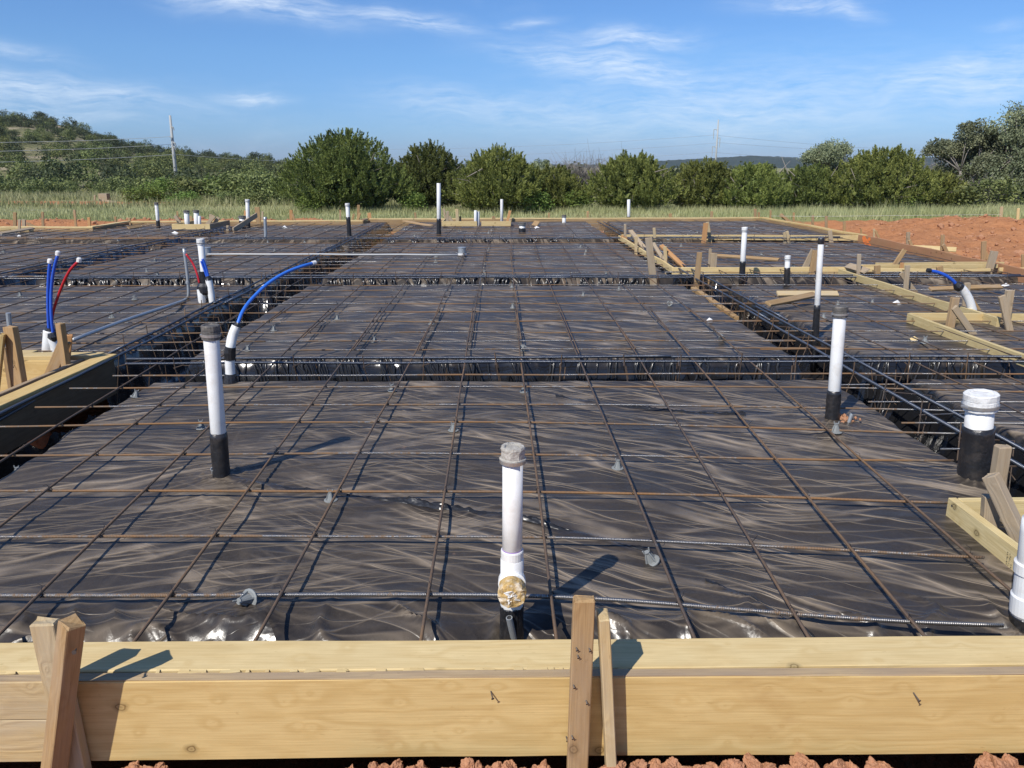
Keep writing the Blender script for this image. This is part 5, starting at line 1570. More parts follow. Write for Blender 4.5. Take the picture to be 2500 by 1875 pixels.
NS(f_, (1800, 780), (1865, 880), 9, 'brown slanting brace behind the white sleeve of the right blue tube', 's', Y=8.8, name='brace', cat='brace')
NS(f_, (1680, 780), (1640, 1000), 18, 'split brown stake at the corner of the two greenish porch boards', 's', Y=7.75, th=.05)
NS(f_, (1672, 855), (1805, 1045), 16, 'weathered brace crossing the split brown stake', 'g', Y=7.45, name='brace', cat='brace')
NS(f_, (2105, 722), (2050, 1090), 18, 'broad weathered stake behind the right end of the short pale board', 'g', Y=7.9, th=.05)
NS(f_, (2038, 765), (2115, 1115), 16, 'pale weathered stake leaning across the right end of the short pale board', 'g', Y=7.6)
NS(f_, (366, 275), (366, 378), 7.5, 'upright stake of the pair at the farthest long board, right of centre', 'o', Y=17.4)
NS(f_, (383, 268), (402, 372), 6.5, 'leaning stake of the pair at the farthest long board, right of centre', 'o', Y=17.3)
NS(f_, (712, 262), (727, 375), 10, 'weathered stake at the right part of the farthest long board', 'g', Y=17.3)
NS(f_, (1985, 420), (1925, 632), 17, 'thick dark stake leaning at the end of the mud-reddened board', 'g', Y=11.9, th=.05)
# right outside, in the red soil
for (a, b, w, lab, tn) in [((955, 250), (955, 330), 4.5, 'thin stake where the far cap plank meets the red soil', 's'),
        ((1055, 250), (1057, 355), 4.5, 'thin stake behind the far end of the mud-reddened board', 'o'), ((1320, 275), (1314, 408), 8.5, 'grey stake in the red soil behind the mud-reddened board', 'g'),
        ((1585, 295), (1578, 460), 8.5, 'tan stake in the red soil, by a flat board', 's'), ((1903, 345), (1895, 515), 11.5, 'broad brown stake in the red soil near the right edge', 's'),
        ((2205, 445), (2205, 560), 8, 'brown stake in the red soil cut by the right edge', 's')]:
    stake(f_(*a), f_(*b), w, lab, tn, z=-.12)
for (a, b, w, lab) in [((1065, 262), (1110, 358), 5, 'thin brace leaning on the stake at the far end of the mud-reddened board'), ((1330, 335), (1358, 412), 7, 'short brace beside the grey stake in the red soil'),
        ((1588, 370), (1632, 465), 9, 'brace beside the tan stake in the red soil'), ((1910, 430), (1948, 515), 9, 'brace beside the broad brown stake in the red soil')]:
    stake(f_(*a), f_(*b), w, lab, 's', z=-.12, name='brace', cat='brace')
for (a, b, w, lab, Y_) in [((138, 95), (138, 152), 6.5, 'tan stake at the far right corner of the slab', 24.4), ((167, 120), (166, 155), 5, 'stub beside the tan stake at the far right corner', 24.3),
        ((257, 105), (257, 165), 4.5, 'first string-line stake past the far right corner', 23.6), ((436, 123), (436, 205), 5, 'second string-line stake past the far right corner', 22.4),
        ((583, 145), (581, 228), 6, 'third string-line stake past the far right corner', 21.2), ((686, 150), (686, 248), 6.5, 'fourth string-line stake past the far right corner', 20.2), ((828, 193), (826, 275), 6.5, 'fifth string-line stake, nearest the red soil', 18.8)]:
    stake(f_(*a), f_(*b), w, lab, 's', Y=Y_)
stake(f_(340, 138), f_(392, 192), 6, 'brace leaning near the far right corner', 's', Y=22.9, name='brace', cat='brace')
stake(f_(2040, 78), f_(2025, 240), 7, 'tall tan stake in the grass at the right, left of the white one', 'o', Y=24.5, name='marker_stake')
stake(f_(2168, 90), f_(2160, 228), 6, 'white painted stake in the grass at the right edge', 'p', Y=24.8, name='marker_stake')
# far left and back row
for (f2, a, b, w, lab, tn, Y_) in [
        (R1, (90, 660), (90, 730), 7.5, 'tan stake at the far left edge of the photo', 's', 21.2), (R1, (117, 703), (115, 790), 6, 'dark stake behind the loose board at the far left', 'g', 19.9),
        (R1, (143, 703), (145, 750), 8, 'grey stub beside the dark stake at the far left', 'g', 20.8), (R1, (255, 657), (258, 730), 6, 'tan stake between the far left cap plank and the soil', 's', 21.4),
        (R1, (446, 645), (453, 712), 5.5, 'dark stake in the soil left of the far left step', 's', 22.6), (R1, (532, 690), (537, 745), 7, 'orange stake at the corner of the far left step', 'r', 20.8),
        (R1, (692, 685), (694, 722), 5.5, 'small stake behind the far left step, left one', 's', 22.8), (R1, (775, 693), (778, 722), 7, 'small stake behind the far left step, right one', 's', 22.9),
        (R1, (1065, 655), (1066, 715), 4.5, 'dark stake behind the leaning slat in the left plank box', 's', 23.2), (R1, (1145, 682), (1146, 735), 7, 'tan stake between the capped pipes of the left plank box', 's', 21.9),
        (R1, (1264, 672), (1264, 735), 7, 'grey pointed stake at the right of the left plank box', 'g', 22.0), (R1, (1472, 650), (1472, 735), 6, 'orange-brown stake left of the tall white pipe at the leaning plank', 'r', 23.0),
        (R1, (1543, 628), (1555, 750), 12, 'broad tan stake holding up the leaning plank', 's', 22.2), (R1, (1575, 655), (1575, 715), 4.5, 'thin stake right of the broad tan stake', 'g', 23.0),
        (R1, (1747, 645), (1748, 712), 7.5, 'orange stake with wedge behind the far cap plank, left of the big cedar', 'r', 23.3), (R1, (2042, 645), (2042, 710), 4.5, 'thin stake behind the far cap plank, under the big cedar', 's', 23.5),
        (R1, (2151, 615), (2150, 700), 6.5, 'tall tan stake by the step in the far forms', 's', 23.2), (R1, (1365, 738), (1365, 768), 6, 'stub of stake right of the left plank box', 'g', 20.6),
        (R2, (495, 540), (498, 572), 9, 'stump of stake right of the far step', 'r', 24.1), (R2, (770, 538), (773, 570), 5, 'small stake behind the far cap plank, left of the tallest far pipe', 's', 24.2),
        (R2, (943, 515), (953, 587), 4.5, 'thin stake at the left of the centre plank box', 'g', 22.6), (R2, (966, 530), (965, 587), 6.5, 'dark stake at the left of the centre plank box', 'g', 22.5),
        (R2, (1020, 518), (1024, 590), 7.5, 'tan stake inside the centre plank box', 'o', 22.4), (R2, (1041, 560), (1041, 588), 5, 'short brown stake inside the centre plank box', 's', 22.5),
        (R2, (1240, 560), (1243, 590), 8, 'short tan stake in the right half of the centre plank box', 's', 22.4), (R2, (1340, 527), (1325, 590), 6.5, 'orange stake at the right end of the centre plank box', 'r', 22.6),
        (R2, (1572, 540), (1573, 572), 5, 'small stake behind the far cap plank, right of the centre plank box', 's', 24.3), (R2, (1807, 533), (1807, 570), 5, 'tan stake behind the far cap plank, midway to the right corner', 's', 24.3),
        (R3, (70, 535), (70, 570), 4.5, 'tan stake behind the far cap plank, just left of the white pipe', 'r', 24.35), (R3, (476, 545), (475, 565), 8, 'stub behind the far cap plank, right of the white pipe', 's', 24.35), (R3, (680, 535), (678, 565), 6.5, 'tan stake with wedge behind the far cap plank, near the right corner', 's', 24.35)]:
    stake(f2(*a), f2(*b), w, lab, tn, Y=Y_)
for (f2, a, b, w, lab, tn, Y_) in [(R1, (1050, 680), (1085, 733), 8, 'leaning grey slat at the left end of the left plank box', 'g', 21.6), (R1, (1285, 680), (1245, 728), 8, 'grey slat leaning left in the left plank box', 'g', 21.9),
        (R1, (1310, 690), (1290, 722), 8, 'short grey slat at the right of the left plank box', 'g', 22.0), (R1, (1755, 668), (1766, 708), 5, 'wedge against the orange stake left of the big cedar', 's', 23.2),
        (R2, (404, 545), (394, 580), 5, 'small wedge left of the tall tan stake at the step', 's', 23.1), (R2, (440, 540), (425, 585), 6, 'wedge against the tall tan stake at the step', 's', 23.1), (R2, (975, 560), (992, 588), 6, 'slat leaning at the left of the centre plank box', 'g', 22.5),
        (R3, (1015, 550), (1055, 582), 8, 'brace leaning outside the far right corner', 's', 23.0), (R1, (160, 725), (205, 745), 6, 'low brace at the far left stakes', 's', 20.7)]:
    stake(f2(*a), f2(*b), w, lab, tn, Y=Y_, name='brace', cat='brace')
plank('loose_board', P(*R1(1400, 768), .06), V(*R1(1540, 676), 22.0), (0, -.6, 1), .13, .04, W_GREY, 'plank leaning up to the right against the broad tan stake at the far left', 'loose board')
# loose lumber lying about
def loose(a, b, w, lab, m=W_OLD, z=.085):
    p0, p1 = P(*a, z), P(*b, z)
    plank('loose_board', p0, p1, (p0[1] - p1[1], p1[0] - p0[0], .5), w, .03, m, lab, 'loose board', warp=.015)
loose(R7(305, 752), R7(775, 750), .085, 'loose batten lying flat across the bars, behind the slim pipe, rear one', W_OLD)
loose(R7(230, 832), R7(600, 758), .085, 'loose tan batten lying askew in front of the other one', W_STAKE, .10)
loose(N2(1860, 572), R7(320, 490), .075, 'long slightly curved batten lying on the right pad behind the long board', W_STAKE)
loose(R7(1490, 712), R7(2040, 695), .075, 'loose thin batten lying on the bars under the blue tube', W_STAKE)
loose(R7(850, 532), R7(1000, 578), .11, 'pointed board end resting on the long pale board', W_GREY, .13)
loose(R2(700, 590), R2(870, 618), .10, 'loose tan board lying at the far edge, left of the centre plank box', W_STAKE, .10)
loose(R1(770, 752), R1(850, 742), .09, 'loose brown batten inside the far left step', W_STAKE, .09)
loose(R2(1480, 603), R2(1508, 609), .16, 'small offcut of wood by the short fat pipe', W_STAKE, .08)
loose(R7(1240, 388), R7(1690, 408), .16, 'flat board lying in the red soil on the right', W_PALE, .0)
loose(R1(0, 788), R1(195, 755), .10, 'grey batten lying against the loose board at the far left', W_GREY, .12)
fix_normals()
# string line
sa = [V(*R7(258, 150), 23.6), V(*R7(686, 152), 20.2), V(*R7(2035, 138), 24.4)]
tag(obj('string_line', *sweep(sa, .004, 4), M_STRING), 'thin pale string pulled along the stakes at the right', 'string')
# scraps
for i, (x, y, lab) in enumerate([(R7(1362, 1102)[0], R7(1362, 1102)[1], 'pale wood chip on the right front pad'), (R7(1235, 820)[0], R7(1235, 820)[1], 'white scrap on the right pad by the greenish board'),
        (R7(2070, 688)[0], R7(2070, 688)[1], 'crumpled white scrap at the right edge'), (R6(1745, 838)[0], R6(1745, 838)[1], 'small pale lump on the middle pad near the right trench'), (R2(1500, 633)[0], R2(1500, 633)[1], 'white scrap at the far pad, right of the short fat pipe'),
        (R1(1707, 752)[0], R1(1707, 752)[1], 'round white scrap at the far left pad'), (R1(115, 808)[0], R1(115, 808)[1], 'white rag at the far left'), (R1(1050, 786)[0], R1(1050, 786)[1], 'white rag in front of the left plank box')]):
    p = P(x, y, .02); r = .02 * (1 + p[1] * .09)
    a = np.random.default_rng(i + 50).normal(0, 1, (7, 3)); a /= np.linalg.norm(a, axis=1)[:, None]
    v = np.concatenate([a * r * np.array([1.8, 1, .6]) + p, [p + (0, 0, r), p - (0, 0, r)]])
    import bmesh as _bm
    bm = _bm.new()
    for q in v: bm.verts.new(q - p)
    _bm.ops.convex_hull(bm, input=bm.verts)
    me = bpy.data.meshes.new('scrap'); bm.to_mesh(me); bm.free()
    me.materials.append(W_PALE if 'chip' in lab else M_DEBRIS)
    o = bpy.data.objects.new('scrap', me); o.location = p; COL.objects.link(o); tag(o, lab, 'scrap')

# ------------------------------------------------------------------ clods of red clay
def clod_mesh(seed):
    import bmesh
    bm = bmesh.new(); bmesh.ops.create_icosphere(bm, subdivisions=4, radius=1)
    r = np.random.default_rng(seed)
    pl = r.normal(0, 1, (14, 3)); pl /= np.linalg.norm(pl, axis=1)[:, None]; dd = r.uniform(.45, .85, 14)
    for vv in bm.verts:
        c = np.array(vv.co)
        for n_, d_ in zip(pl, dd):
            k = c.dot(n_) - d_
            if k > 0: c = c - n_ * k * .92
        c = c * (1 + .14 * perlin(np.array(c[0] * 3 + seed), np.array(c[1] * 3 + c[2] * 2.3), 71) - .16 * max(0, 1 - 6 * abs(float(perlin(np.array(c[0] * 2.2 + c[1] + seed), np.array(c[2] * 2.2 - c[1] * 1.3), 73)))) + .08 * perlin(np.array(c[0] * 8 + seed), np.array(c[2] * 8 + c[1] * 5), 72))
        vv.co = c
    me = bpy.data.meshes.new('dirt_clod'); bm.to_mesh(me); bm.free()
    me.materials.append(M_CLOD)
    return me
CL = [clod_mesh(i) for i in range(5)]
def gz(x, y): return float(ground_z(np.array([x]), np.array([y]))[0])
cr = np.random.default_rng(11)
for i in range(110):
    px = [300, 345, 390, 870, 920, 970, 1020, 1070, 1120, 1170, 1220, 1270, 1310, 1480, 1530, 1580, 1630, 1680, 1730, 1780, 1830, 1890, 1950, 2010, 2070, 2130, 2180, 2420, 2470][i % 29] + cr.uniform(-30, 30)
    if px < 280 or 640 < px < 830: px = 1000 + i * 9
    y = cr.uniform(1.915, 1.965); x = V(px, 1865, y)[0]
    s = cr.uniform(.018, .050) * (1.5 if px > 2400 else 1)
    o = bpy.data.objects.new('dirt_clod', CL[i % 5])
    o.location = (x, y, -.168 + cr.uniform(-.010, .008) - s * .75); o.scale = (s * 1.2, s, s * .75); o.rotation_euler = cr.uniform(0, 6, 3)
    COL.objects.link(o); tag(o, 'broken clod of red clay under the front board', 'dirt clod', 'red clay clods under the front board')
mb = MB()
import bmesh
base_v, base_f = None, None
me0 = CL[2]; bv = np.array([v.co for v in me0.vertices]); bf = [list(p.vertices) for p in me0.polygons]
def lowclod(n, seed):
    out = []
    for i in range(n):
        b = bmesh.new(); bmesh.ops.create_icosphere(b, subdivisions=1, radius=1)
        r = np.random.default_rng(seed + i)
        out.append((np.array([np.array(q.co) * r.uniform(.65, 1.15) for q in b.verts]), [[q.index for q in p.verts] for p in b.faces])); b.free()
    return out
LC = lowclod(5, 90)
for i in range(380):
    x, y = cr.uniform(-1.5, 1.9), cr.uniform(1.70, 1.95)
    s = cr.uniform(.006, .024)
    v, f = LC[i % 5]
    mb.add((v * s + np.array([x, y, gz(x, y) + s * .3]), f))
q = P(*B6(895, 330))
v, f = mb.get()
o = obj('soil_crumbs', v, f, M_CLOD); tag(o, 'loose red crumbs and small clods under the front board', 'soil', kind='stuff')
mb = MB()
for i in range(70):
    v, f = LC[i % 5]; s = cr.uniform(.008, .020)
    mb.add((v * s + np.array([q[0] + cr.normal(0, .035), q[1] + cr.normal(0, .025), .012 + cr.uniform(0, .02)]), f))
tag(obj('clay_heap', *mb.get(), M_CLOD), 'little heap of red clay at the foot of the right standpipe', 'clay heap')
mb = MB()
for i in range(2400):
    if i < 1800: x, y = cr.uniform(8.3, 19), cr.uniform(10.5, 23.6)
    else: x, y = cr.uniform(-17, -5), cr.normal(24.0, .9)
    s = min(cr.lognormal(-3.75, .6), .12)
    v, f = LC[i % 5]
    mb.add((v * s * np.array([1.2, 1, .8]) + np.array([x, y, gz(x, y) + s * .25]), f))
tag(obj('soil_lumps', *mb.get(), M_CLOD), 'lumps strewn over the churned red soil beside the slab', 'soil', kind='stuff')

# ------------------------------------------------------------------ vegetation
def quads(c, d, n_, L, W):
    """leaf-like diamonds: centre, direction, sideways vector"""
    s = np.cross(d, n_); s /= np.linalg.norm(s, axis=1)[:, None] + 1e-9
    L = L[:, None]; W = W[:, None]
    v = np.stack([c - d * L * .5, c + s * W * .5 - d * L * .05, c + d * L * .5, c - s * W * .5 - d * L * .05], 1).reshape(-1, 3)
    return v, np.arange(len(v)).reshape(-1, 4)

def unit(a): return a / (np.linalg.norm(a, axis=-1, keepdims=True) + 1e-9)

def cedar(seed, w_, h, plumes, per, lop=0.0):
    r = np.random.default_rng(seed)
    lob = r.uniform(.86, 1.12, 16)
    c_, d_, tn = [], [], []
    for i in range(plumes):
        t = r.beta(1.2, 1.15)
        an = r.uniform(0, 2 * np.pi)
        k = np.interp(an / (2 * np.pi) * 16, np.arange(17), np.append(lob, lob[0]))
        prof = min(1.0, .62 + 1.6 * t) * (max(1 - t, 0) ** .50) * 1.18 if t > .12 else .62 + 1.2 * t
        R = w_ / 2 * prof * k
        rr = R * (r.uniform(.45, 1) ** .45)
        base = np.array([math.cos(an) * rr + lop * t, math.sin(an) * rr, .05 * h + t * h * .86])
        out = np.array([math.cos(an), math.sin(an), 0])
        ax = unit(out * r.uniform(.25, .75) * (1 - .6 * t) + np.array([0, 0, 1]) * r.uniform(.5, 1.0) + r.normal(0, .16, 3))
        Lp = r.uniform(.3, .8) * (h / 4) ** .5 
        s = r.uniform(0, 1, per) ** .8
        off = unit(r.normal(0, 1, (per, 3))) * ((1 - s) ** .8 * r.uniform(.04, .23, per))[:, None]
        p = base + ax * (s * Lp)[:, None] + off
        dd = unit(ax + unit(off + 1e-6) * .75 + r.normal(0, .2, (per, 3)))
        c_.append(p); d_.append(dd)
        tn.append(np.clip(r.uniform(.15, .85) + r.normal(0, .16, per), 0, 1))
    c_ = np.concatenate(c_); d_ = np.concatenate(d_); tn = np.concatenate(tn)
    n = len(c_)
    v, f = quads(c_, d_, unit(r.normal(0, 1, (n, 3))), r.uniform(.08, .17, n), r.uniform(.024, .05, n))
    # denser inner sprays so that little sky shows through the middle
    m = plumes * 9
    t = r.uniform(.02, .9, m); an = r.uniform(0, 6.283, m)
    R = w_ / 2 * np.clip(.62 + 1.6 * t, 0, 1) * (1 - t) ** .5 * r.uniform(0, .82, m) ** .6
    c2_ = np.stack([np.cos(an) * R + lop * t, np.sin(an) * R, .04 * h + t * h * .86], 1)
    v2, f2 = quads(c2_, unit(r.normal(0, 1, (m, 3))), unit(r.normal(0, 1, (m, 3))), r.uniform(.18, .36, m), r.uniform(.10, .2, m))
    tn2 = r.uniform(0, .5, m)
    return np.concatenate([v, v2]), np.concatenate([f, f2 + len(v)]), np.repeat(np.concatenate([tn, tn2]), 4)

def limbs(h, w_, seed, n=7, lop=0.0, r0=.12):
    r = np.random.default_rng(seed); mb = MB()
    for i in range(70):                  # thin dead twigs showing grey between the foliage
        an = r.uniform(0, 6.28); t = r.uniform(.08, .62)
        o_ = np.array([math.cos(an), math.sin(an), 0]); R = w_ / 2 * min(1, .62 + 1.6 * t) * (1 - t) ** .5
        a = o_ * R * r.uniform(.35, .7) + (0, 0, h * t); b = o_ * R * r.uniform(.85, 1.1) + (r.normal(0, .15), r.normal(0, .15), h * t + r.normal(.15, .25))
        mb.add(sweep([a, (a + b) / 2 + r.normal(0, .06, 3), b], [.018, .013, .006], 3, False))
    mb.add(sweep([(0, 0, -.3), (.03, 0, h * .2), (lop * .4, .05, h * .5), (lop * .8, 0, h * .88)], [r0, r0 * .8, r0 * .5, .015], 7))
    for i in range(n):
        an = r.uniform(0, 6.28); z0 = h * r.uniform(.04, .5); L = w_ * r.uniform(.3, .46)
        o_ = np.array([math.cos(an), math.sin(an), 0])
        mb.add(sweep([(0, 0, z0), o_ * L * .5 + (0, 0, z0 + L * r.uniform(.0, .35)), o_ * L + (0, 0, z0 + L * r.uniform(.15, .9))], [r0 * .42, r0 * .28, .008], 5))
    return mb.get()

def tree(name, x, y, label, cat, crown, trunk, mleaf, mbark=None, group=None):
    z = gz(x, y) if y < 60 else crown[3]
    t = thing(name, (x, y, z), label, cat, group)
    v, f, tn = crown[:3]
    obj('crown', v + np.array([x, y, z]), f, mleaf, t, attrs={'tint': tn})
    if trunk:
        tv, tf = trunk
        obj('trunk', tv + np.array([x, y, z]), tf, mbark or M_BARK, t, smooth=True)
    return t

CED = [ # px centre, top y, width px, distance, label, yellowish
    (840, 320, 285, 37.0, 'biggest dark cedar with a spiky top, behind the far forms left of centre', 0, .1),
    (1050, 352, 190, 39.5, 'dark cedar right behind the biggest one, touching its right side', 0, 0),
    (1213, 360, 205, 36.0, 'lighter green cedar behind the centre plank box', 1, .1),
    (1358, 408, 150, 37.5, 'low cedar sloping down right of the lighter green one', 1, -.25),
    (1540, 378, 215, 37.0, 'round cedar right of the gap of bare brush', 1, 0),
    (1712, 390, 170, 38.5, 'cedar right of the round one, before the far pole', 1, .1),
    (1835, 402, 165, 37.5, 'low wide cedar in the middle of the right-hand row', 1, 0),
    (1968, 408, 190, 39.0, 'second low cedar of the right-hand row, under the feathery mesquite', 0, .1),
    (2138, 360, 240, 37.5, 'tall cedar of the right-hand row with a ragged top', 1, .1),
    (2268, 420, 150, 38.5, 'small cedar at the right end of the row', 1, 0)]
for i, (px, ty, wpx, D, lab, yl, lop) in enumerate(CED):
    c = V(px, 500, D); top = V(px, ty, D)[2]; z0 = gz(c[0], D)
    h = (top - z0) / 1.04; w_ = wpx / F * D * 1.08
    cr_ = cedar(100 + i, w_, h, int(200 + 24 * w_ * h), 66, lop)
    tree('cedar_tree', c[0], D, lab, 'tree', cr_, limbs(h, w_, 300 + i, 9, lop, .13), L_CEDAR2 if yl else L_CEDAR)

def leafy(seed, w_, h, clusters, per, size, z0=.25, spread=.42, droop=0.0, aspect=.55, lobes=0):
    """broad-leaved crown: leaf clusters at the ends of limbs, with gaps between"""
    r = np.random.default_rng(seed)
    cc = []
    for i in range(clusters):
        t = r.uniform(0, 1)
        an = r.uniform(0, 6.283)
        R = w_ / 2 * math.sin(math.pi * min(max(.12 + .80 * t, 0), 1)) ** .6 * r.uniform(.25, 1) ** .5
        cc.append([math.cos(an) * R, math.sin(an) * R, h * (z0 + (1 - z0) * t * .93)])
    cc = np.array(cc)
    if lobes:
        la = r.uniform(0, 6.283, lobes); lz = r.uniform(.30, .86, lobes); lr = w_ / 2 * .66 * np.sin(np.pi * (.2 + .65 * lz)) * r.uniform(.6, 1.1, lobes)
        lc = np.stack([np.cos(la) * lr, np.sin(la) * lr, h * lz], 1); lc[0] = (0, 0, h * .86)
        k = r.integers(0, lobes, clusters)
        b3 = r.normal(0, 1, (clusters, 3)); b3 = b3 / np.linalg.norm(b3, axis=1)[:, None] * (r.uniform(0, 1, (clusters, 1)) ** .4)
        cc = lc[k] + b3 * np.array([w_ * .23, w_ * .23, h * .15]) * r.uniform(.8, 1.2, lobes)[k][:, None]
    bl = r.normal(0, 1, (clusters * per, 3)); bl = bl / np.linalg.norm(bl, axis=1)[:, None] * (r.uniform(0, 1, (clusters * per, 1)) ** .45) * 1.9
    p = np.repeat(cc, per, 0) + bl * spread * np.array([.5, .5, .42]) * np.repeat(r.uniform(.6, 1.2, clusters), per)[:, None]
    n = len(p)
    d = unit(r.normal(0, 1, (n, 3)) + np.array([0, 0, .25 - droop]))
    v, f = quads(p, d, unit(r.normal(0, 1, (n, 3))), r.uniform(.7, 1.3, n) * size, r.uniform(.7, 1.3, n) * size * aspect)
    tn = np.clip(np.repeat(r.uniform(.1, .9, clusters), per) + r.normal(0, .18, n), 0, 1)
    return v, f, np.repeat(tn, 4), cc

def leafy_limbs(cc, h, seed, r0=.16, base=.0):
    r = np.random.default_rng(seed); mb = MB()
    forks = []
    for k_ in range(4):
        an = k_ * 1.6 + r.uniform(0, .8)
        e = np.array([math.cos(an) * h * .16, math.sin(an) * h * .16, h * r.uniform(.38, .55)])
        mb.add(sweep([(0, 0, -.4), e * np.array([.25, .25, .45]), e], [r0, r0 * .75, r0 * .4], 6)); forks.append(e)
    forks = np.array(forks)
    for i in range(0, len(cc), 2):
        b = forks[np.argmin(np.linalg.norm(forks[:, :2] - cc[i][:2], axis=1))]
        m_ = (b + cc[i]) / 2 + np.array([0, 0, .15])
        mb.add(sweep([b, m_, cc[i]], [r0 * .28, r0 * .16, .012], 4))
    return mb.get()

for i, (px, ty, wpx, D, lab, z0, cl, per) in enumerate([
        (2345, 308, 180, 45, 'tall grey-green oak with an open crown, left of the two at the right edge', .12, 100, 90),
        (2476, 268, 250, 44, 'tallest grey-green oak, cut off by the right edge', .08, 160, 95),
        (2022, 350, 190, 58, 'feathery mesquite rising behind the right-hand cedars', .10, 80, 70),
        (1322, 392, 70, 60, 'small rounded tree showing above the cedars, right of centre', .1, 36, 60)]):
    c = V(px, 500, D); top = V(px, ty, D)[2]; z0_ = -.45
    h = (top - z0_) / .98; w_ = wpx / F * D
    v, f, tn, cc = leafy(500 + i, w_, h, int(cl * 1.7), per + 90, .130 if i != 2 else .13, z0, .55 * (w_ / 5) if i < 3 else .95 * (w_ / 5), aspect=.55, lobes=(9, 12, 7, 0)[i])
    t = thing('oak_tree' if i < 2 else 'mesquite_tree' if i == 2 else 'small_tree', (c[0], D, z0_), lab, 'tree')
    obj('crown', v + np.array([c[0], D, z0_]), f, L_OAK, t, attrs={'tint': tn})
    tv, tf = leafy_limbs(cc, h, 520 + i)
    obj('trunk', tv + np.array([c[0], D, z0_]), tf, M_TWIG, t, smooth=True)

# bare grey brush in the gap and at the right
def brush(px, ty, wpx, D, seed, lab, n=170):
    r = np.random.default_rng(seed)
    c = V(px, 500, D); h = V(px, ty, D)[2] + .45; w_ = wpx / F * D
    mb = MB()
    for i in range(n):
        b = np.array([c[0] + r.uniform(-.5, .5) * w_, D + r.uniform(-1, 1), -.45])
        hh_ = h * r.uniform(.55, 1.0); l = r.normal(0, .28, 2) * hh_
        m_ = b + np.array([l[0] * .35, l[1] * .35, hh_ * .55]); e = b + np.array([l[0], l[1], hh_])
        mb.add(sweep([b, m_, e], [.035, .022, .006], 3, False))
        for k_ in range(5):
            s = r.uniform(.35, .95); q = b + (m_ - b) * s * 2 if s < .5 else m_ + (e - m_) * (s - .5) * 2
            mb.add(sweep([q, q + r.normal(0, .22, 3) + np.array([0, 0, .3]), q + r.normal(0, .4, 3) + np.array([0, 0, .65])], [.014, .010, .004], 3, False))
    tag(obj('bare_brush', *mb.get(), M_TWIG), lab, 'brush')
brush(1440, 408, 170, 48, 601, 'leafless grey brush in the gap between the cedars', 260)
brush(2210, 392, 420, 62, 602, 'leafless grey brush showing above the right-hand cedars', 300)
brush(2400, 470, 70, 41, 603, 'pale dead stems at the foot of the right-hand oaks', 26)

def shrub_mesh(seed, m, n=26, per=16, size=.34, z0=.06):
    v, f, tn, cc = leafy(seed, 2.0, 1.7, n, per, size, z0, .62, aspect=.7)
    me = mesh('shrub', v, f, {'tint': tn}); me.materials.append(m)
    return me
SH_F = [shrub_mesh(700 + i, L_FAR, 26, 40, .16) for i in range(5)]
SH_D = [shrub_mesh(720 + i, L_FARD, 26, 40, .16) for i in range(4)]
SH_B = [shrub_mesh(740 + i, L_BRIGHT, 34, 50, .15) for i in range(4)]
SH_M = [shrub_mesh(760 + i, L_FAR, 44, 46, .15) for i in range(4)]
def shrub(me, x, y, z, s, lab, group=None, sz=1.0, name='shrub', cat='shrub'):
    o = bpy.data.objects.new(name, me)
    o.location = (x, y, z); o.scale = (s, s, s * sz); o.rotation_euler = (0, 0, random.uniform(0, 6.28))
    COL.objects.link(o); tag(o, lab, cat, group)
sr = np.random.default_rng(21)
# hillside: individuals
n = 0
while n < 270:
    px = sr.uniform(-80, 900); s = sr.uniform(.02, 1.0) ** .75
    q = hill_point(px, s)
    dark = sr.uniform() < .30 + .35 * (s > .72)
    sc = sr.uniform(.75, 1.5)
    shrub((SH_D if dark else SH_F)[n % 4], q[0], q[1], q[2] - .35 * sc * .3, sc, 'dark evergreen bush on the hillside at the left' if dark else 'olive-green bush on the hillside at the left',
          'dark bushes on the left hillside' if dark else 'olive bushes on the left hillside', sr.uniform(.75, 1.15))
    n += 1
# the rest of the hill's scrub as one mass
def scrub(n, fn, m, lab, size):
    vs, fs, ts, k_ = [], [], [], 0
    for i in range(n):
        x, y, z, sc = fn(i)
        r = np.random.default_rng(900 + i % 7)
        v, f, tn, _ = SCR[i % 7]
        vs.append(v * sc + np.array([x, y, z])); fs.append(f + k_); ts.append(tn); k_ += len(v)
    o = obj('scrub', np.concatenate(vs), np.concatenate(fs), m, attrs={'tint': np.concatenate(ts)})
    tag(o, lab, 'scrub', kind='stuff')
SCR = [leafy(800 + i, 2.0, 1.5, 14, 24, .20, .05, .55, aspect=.7) for i in range(7)]
def onhill(i):
    px = sr.uniform(-120, 1120); s = sr.uniform(0, 1.06)
    q = hill_point(px, s)
    return q[0], q[1], q[2] - .2, sr.uniform(.45, 1.3)
scrub(190, onhill, L_FAR, 'low olive scrub covering the hillside', .3)
def onhill2(i):
    px = sr.uniform(-160, 900); s = sr.choice([sr.uniform(.75, 1.05), sr.uniform(0, 1)], p=[.6, .4])
    q = hill_point(px, s)
    return q[0], q[1], q[2] - .3, sr.uniform(.7, 1.5)
scrub(260, onhill2, L_FARD, 'low dark evergreen scrub along the hill crest', .3)
# brush belt at the foot of the hill and behind the cedars
def belt(i):
    px = sr.uniform(-100, 820); D = sr.uniform(56, 66)
    c = V(px, 480, D); return c[0], D, -.6, sr.uniform(.35, .95)
scrub(120, belt, L_FAR, 'belt of olive brush at the foot of the hill', .3)
def behind(i):
    px = sr.uniform(700, 2650); D = sr.uniform(46, 70)
    c = V(px, 480, D); return c[0], D, -.7, sr.uniform(.9, 1.55)
scrub(200, behind, L_FARD, 'dark brush filling in behind the row of cedars', .3)
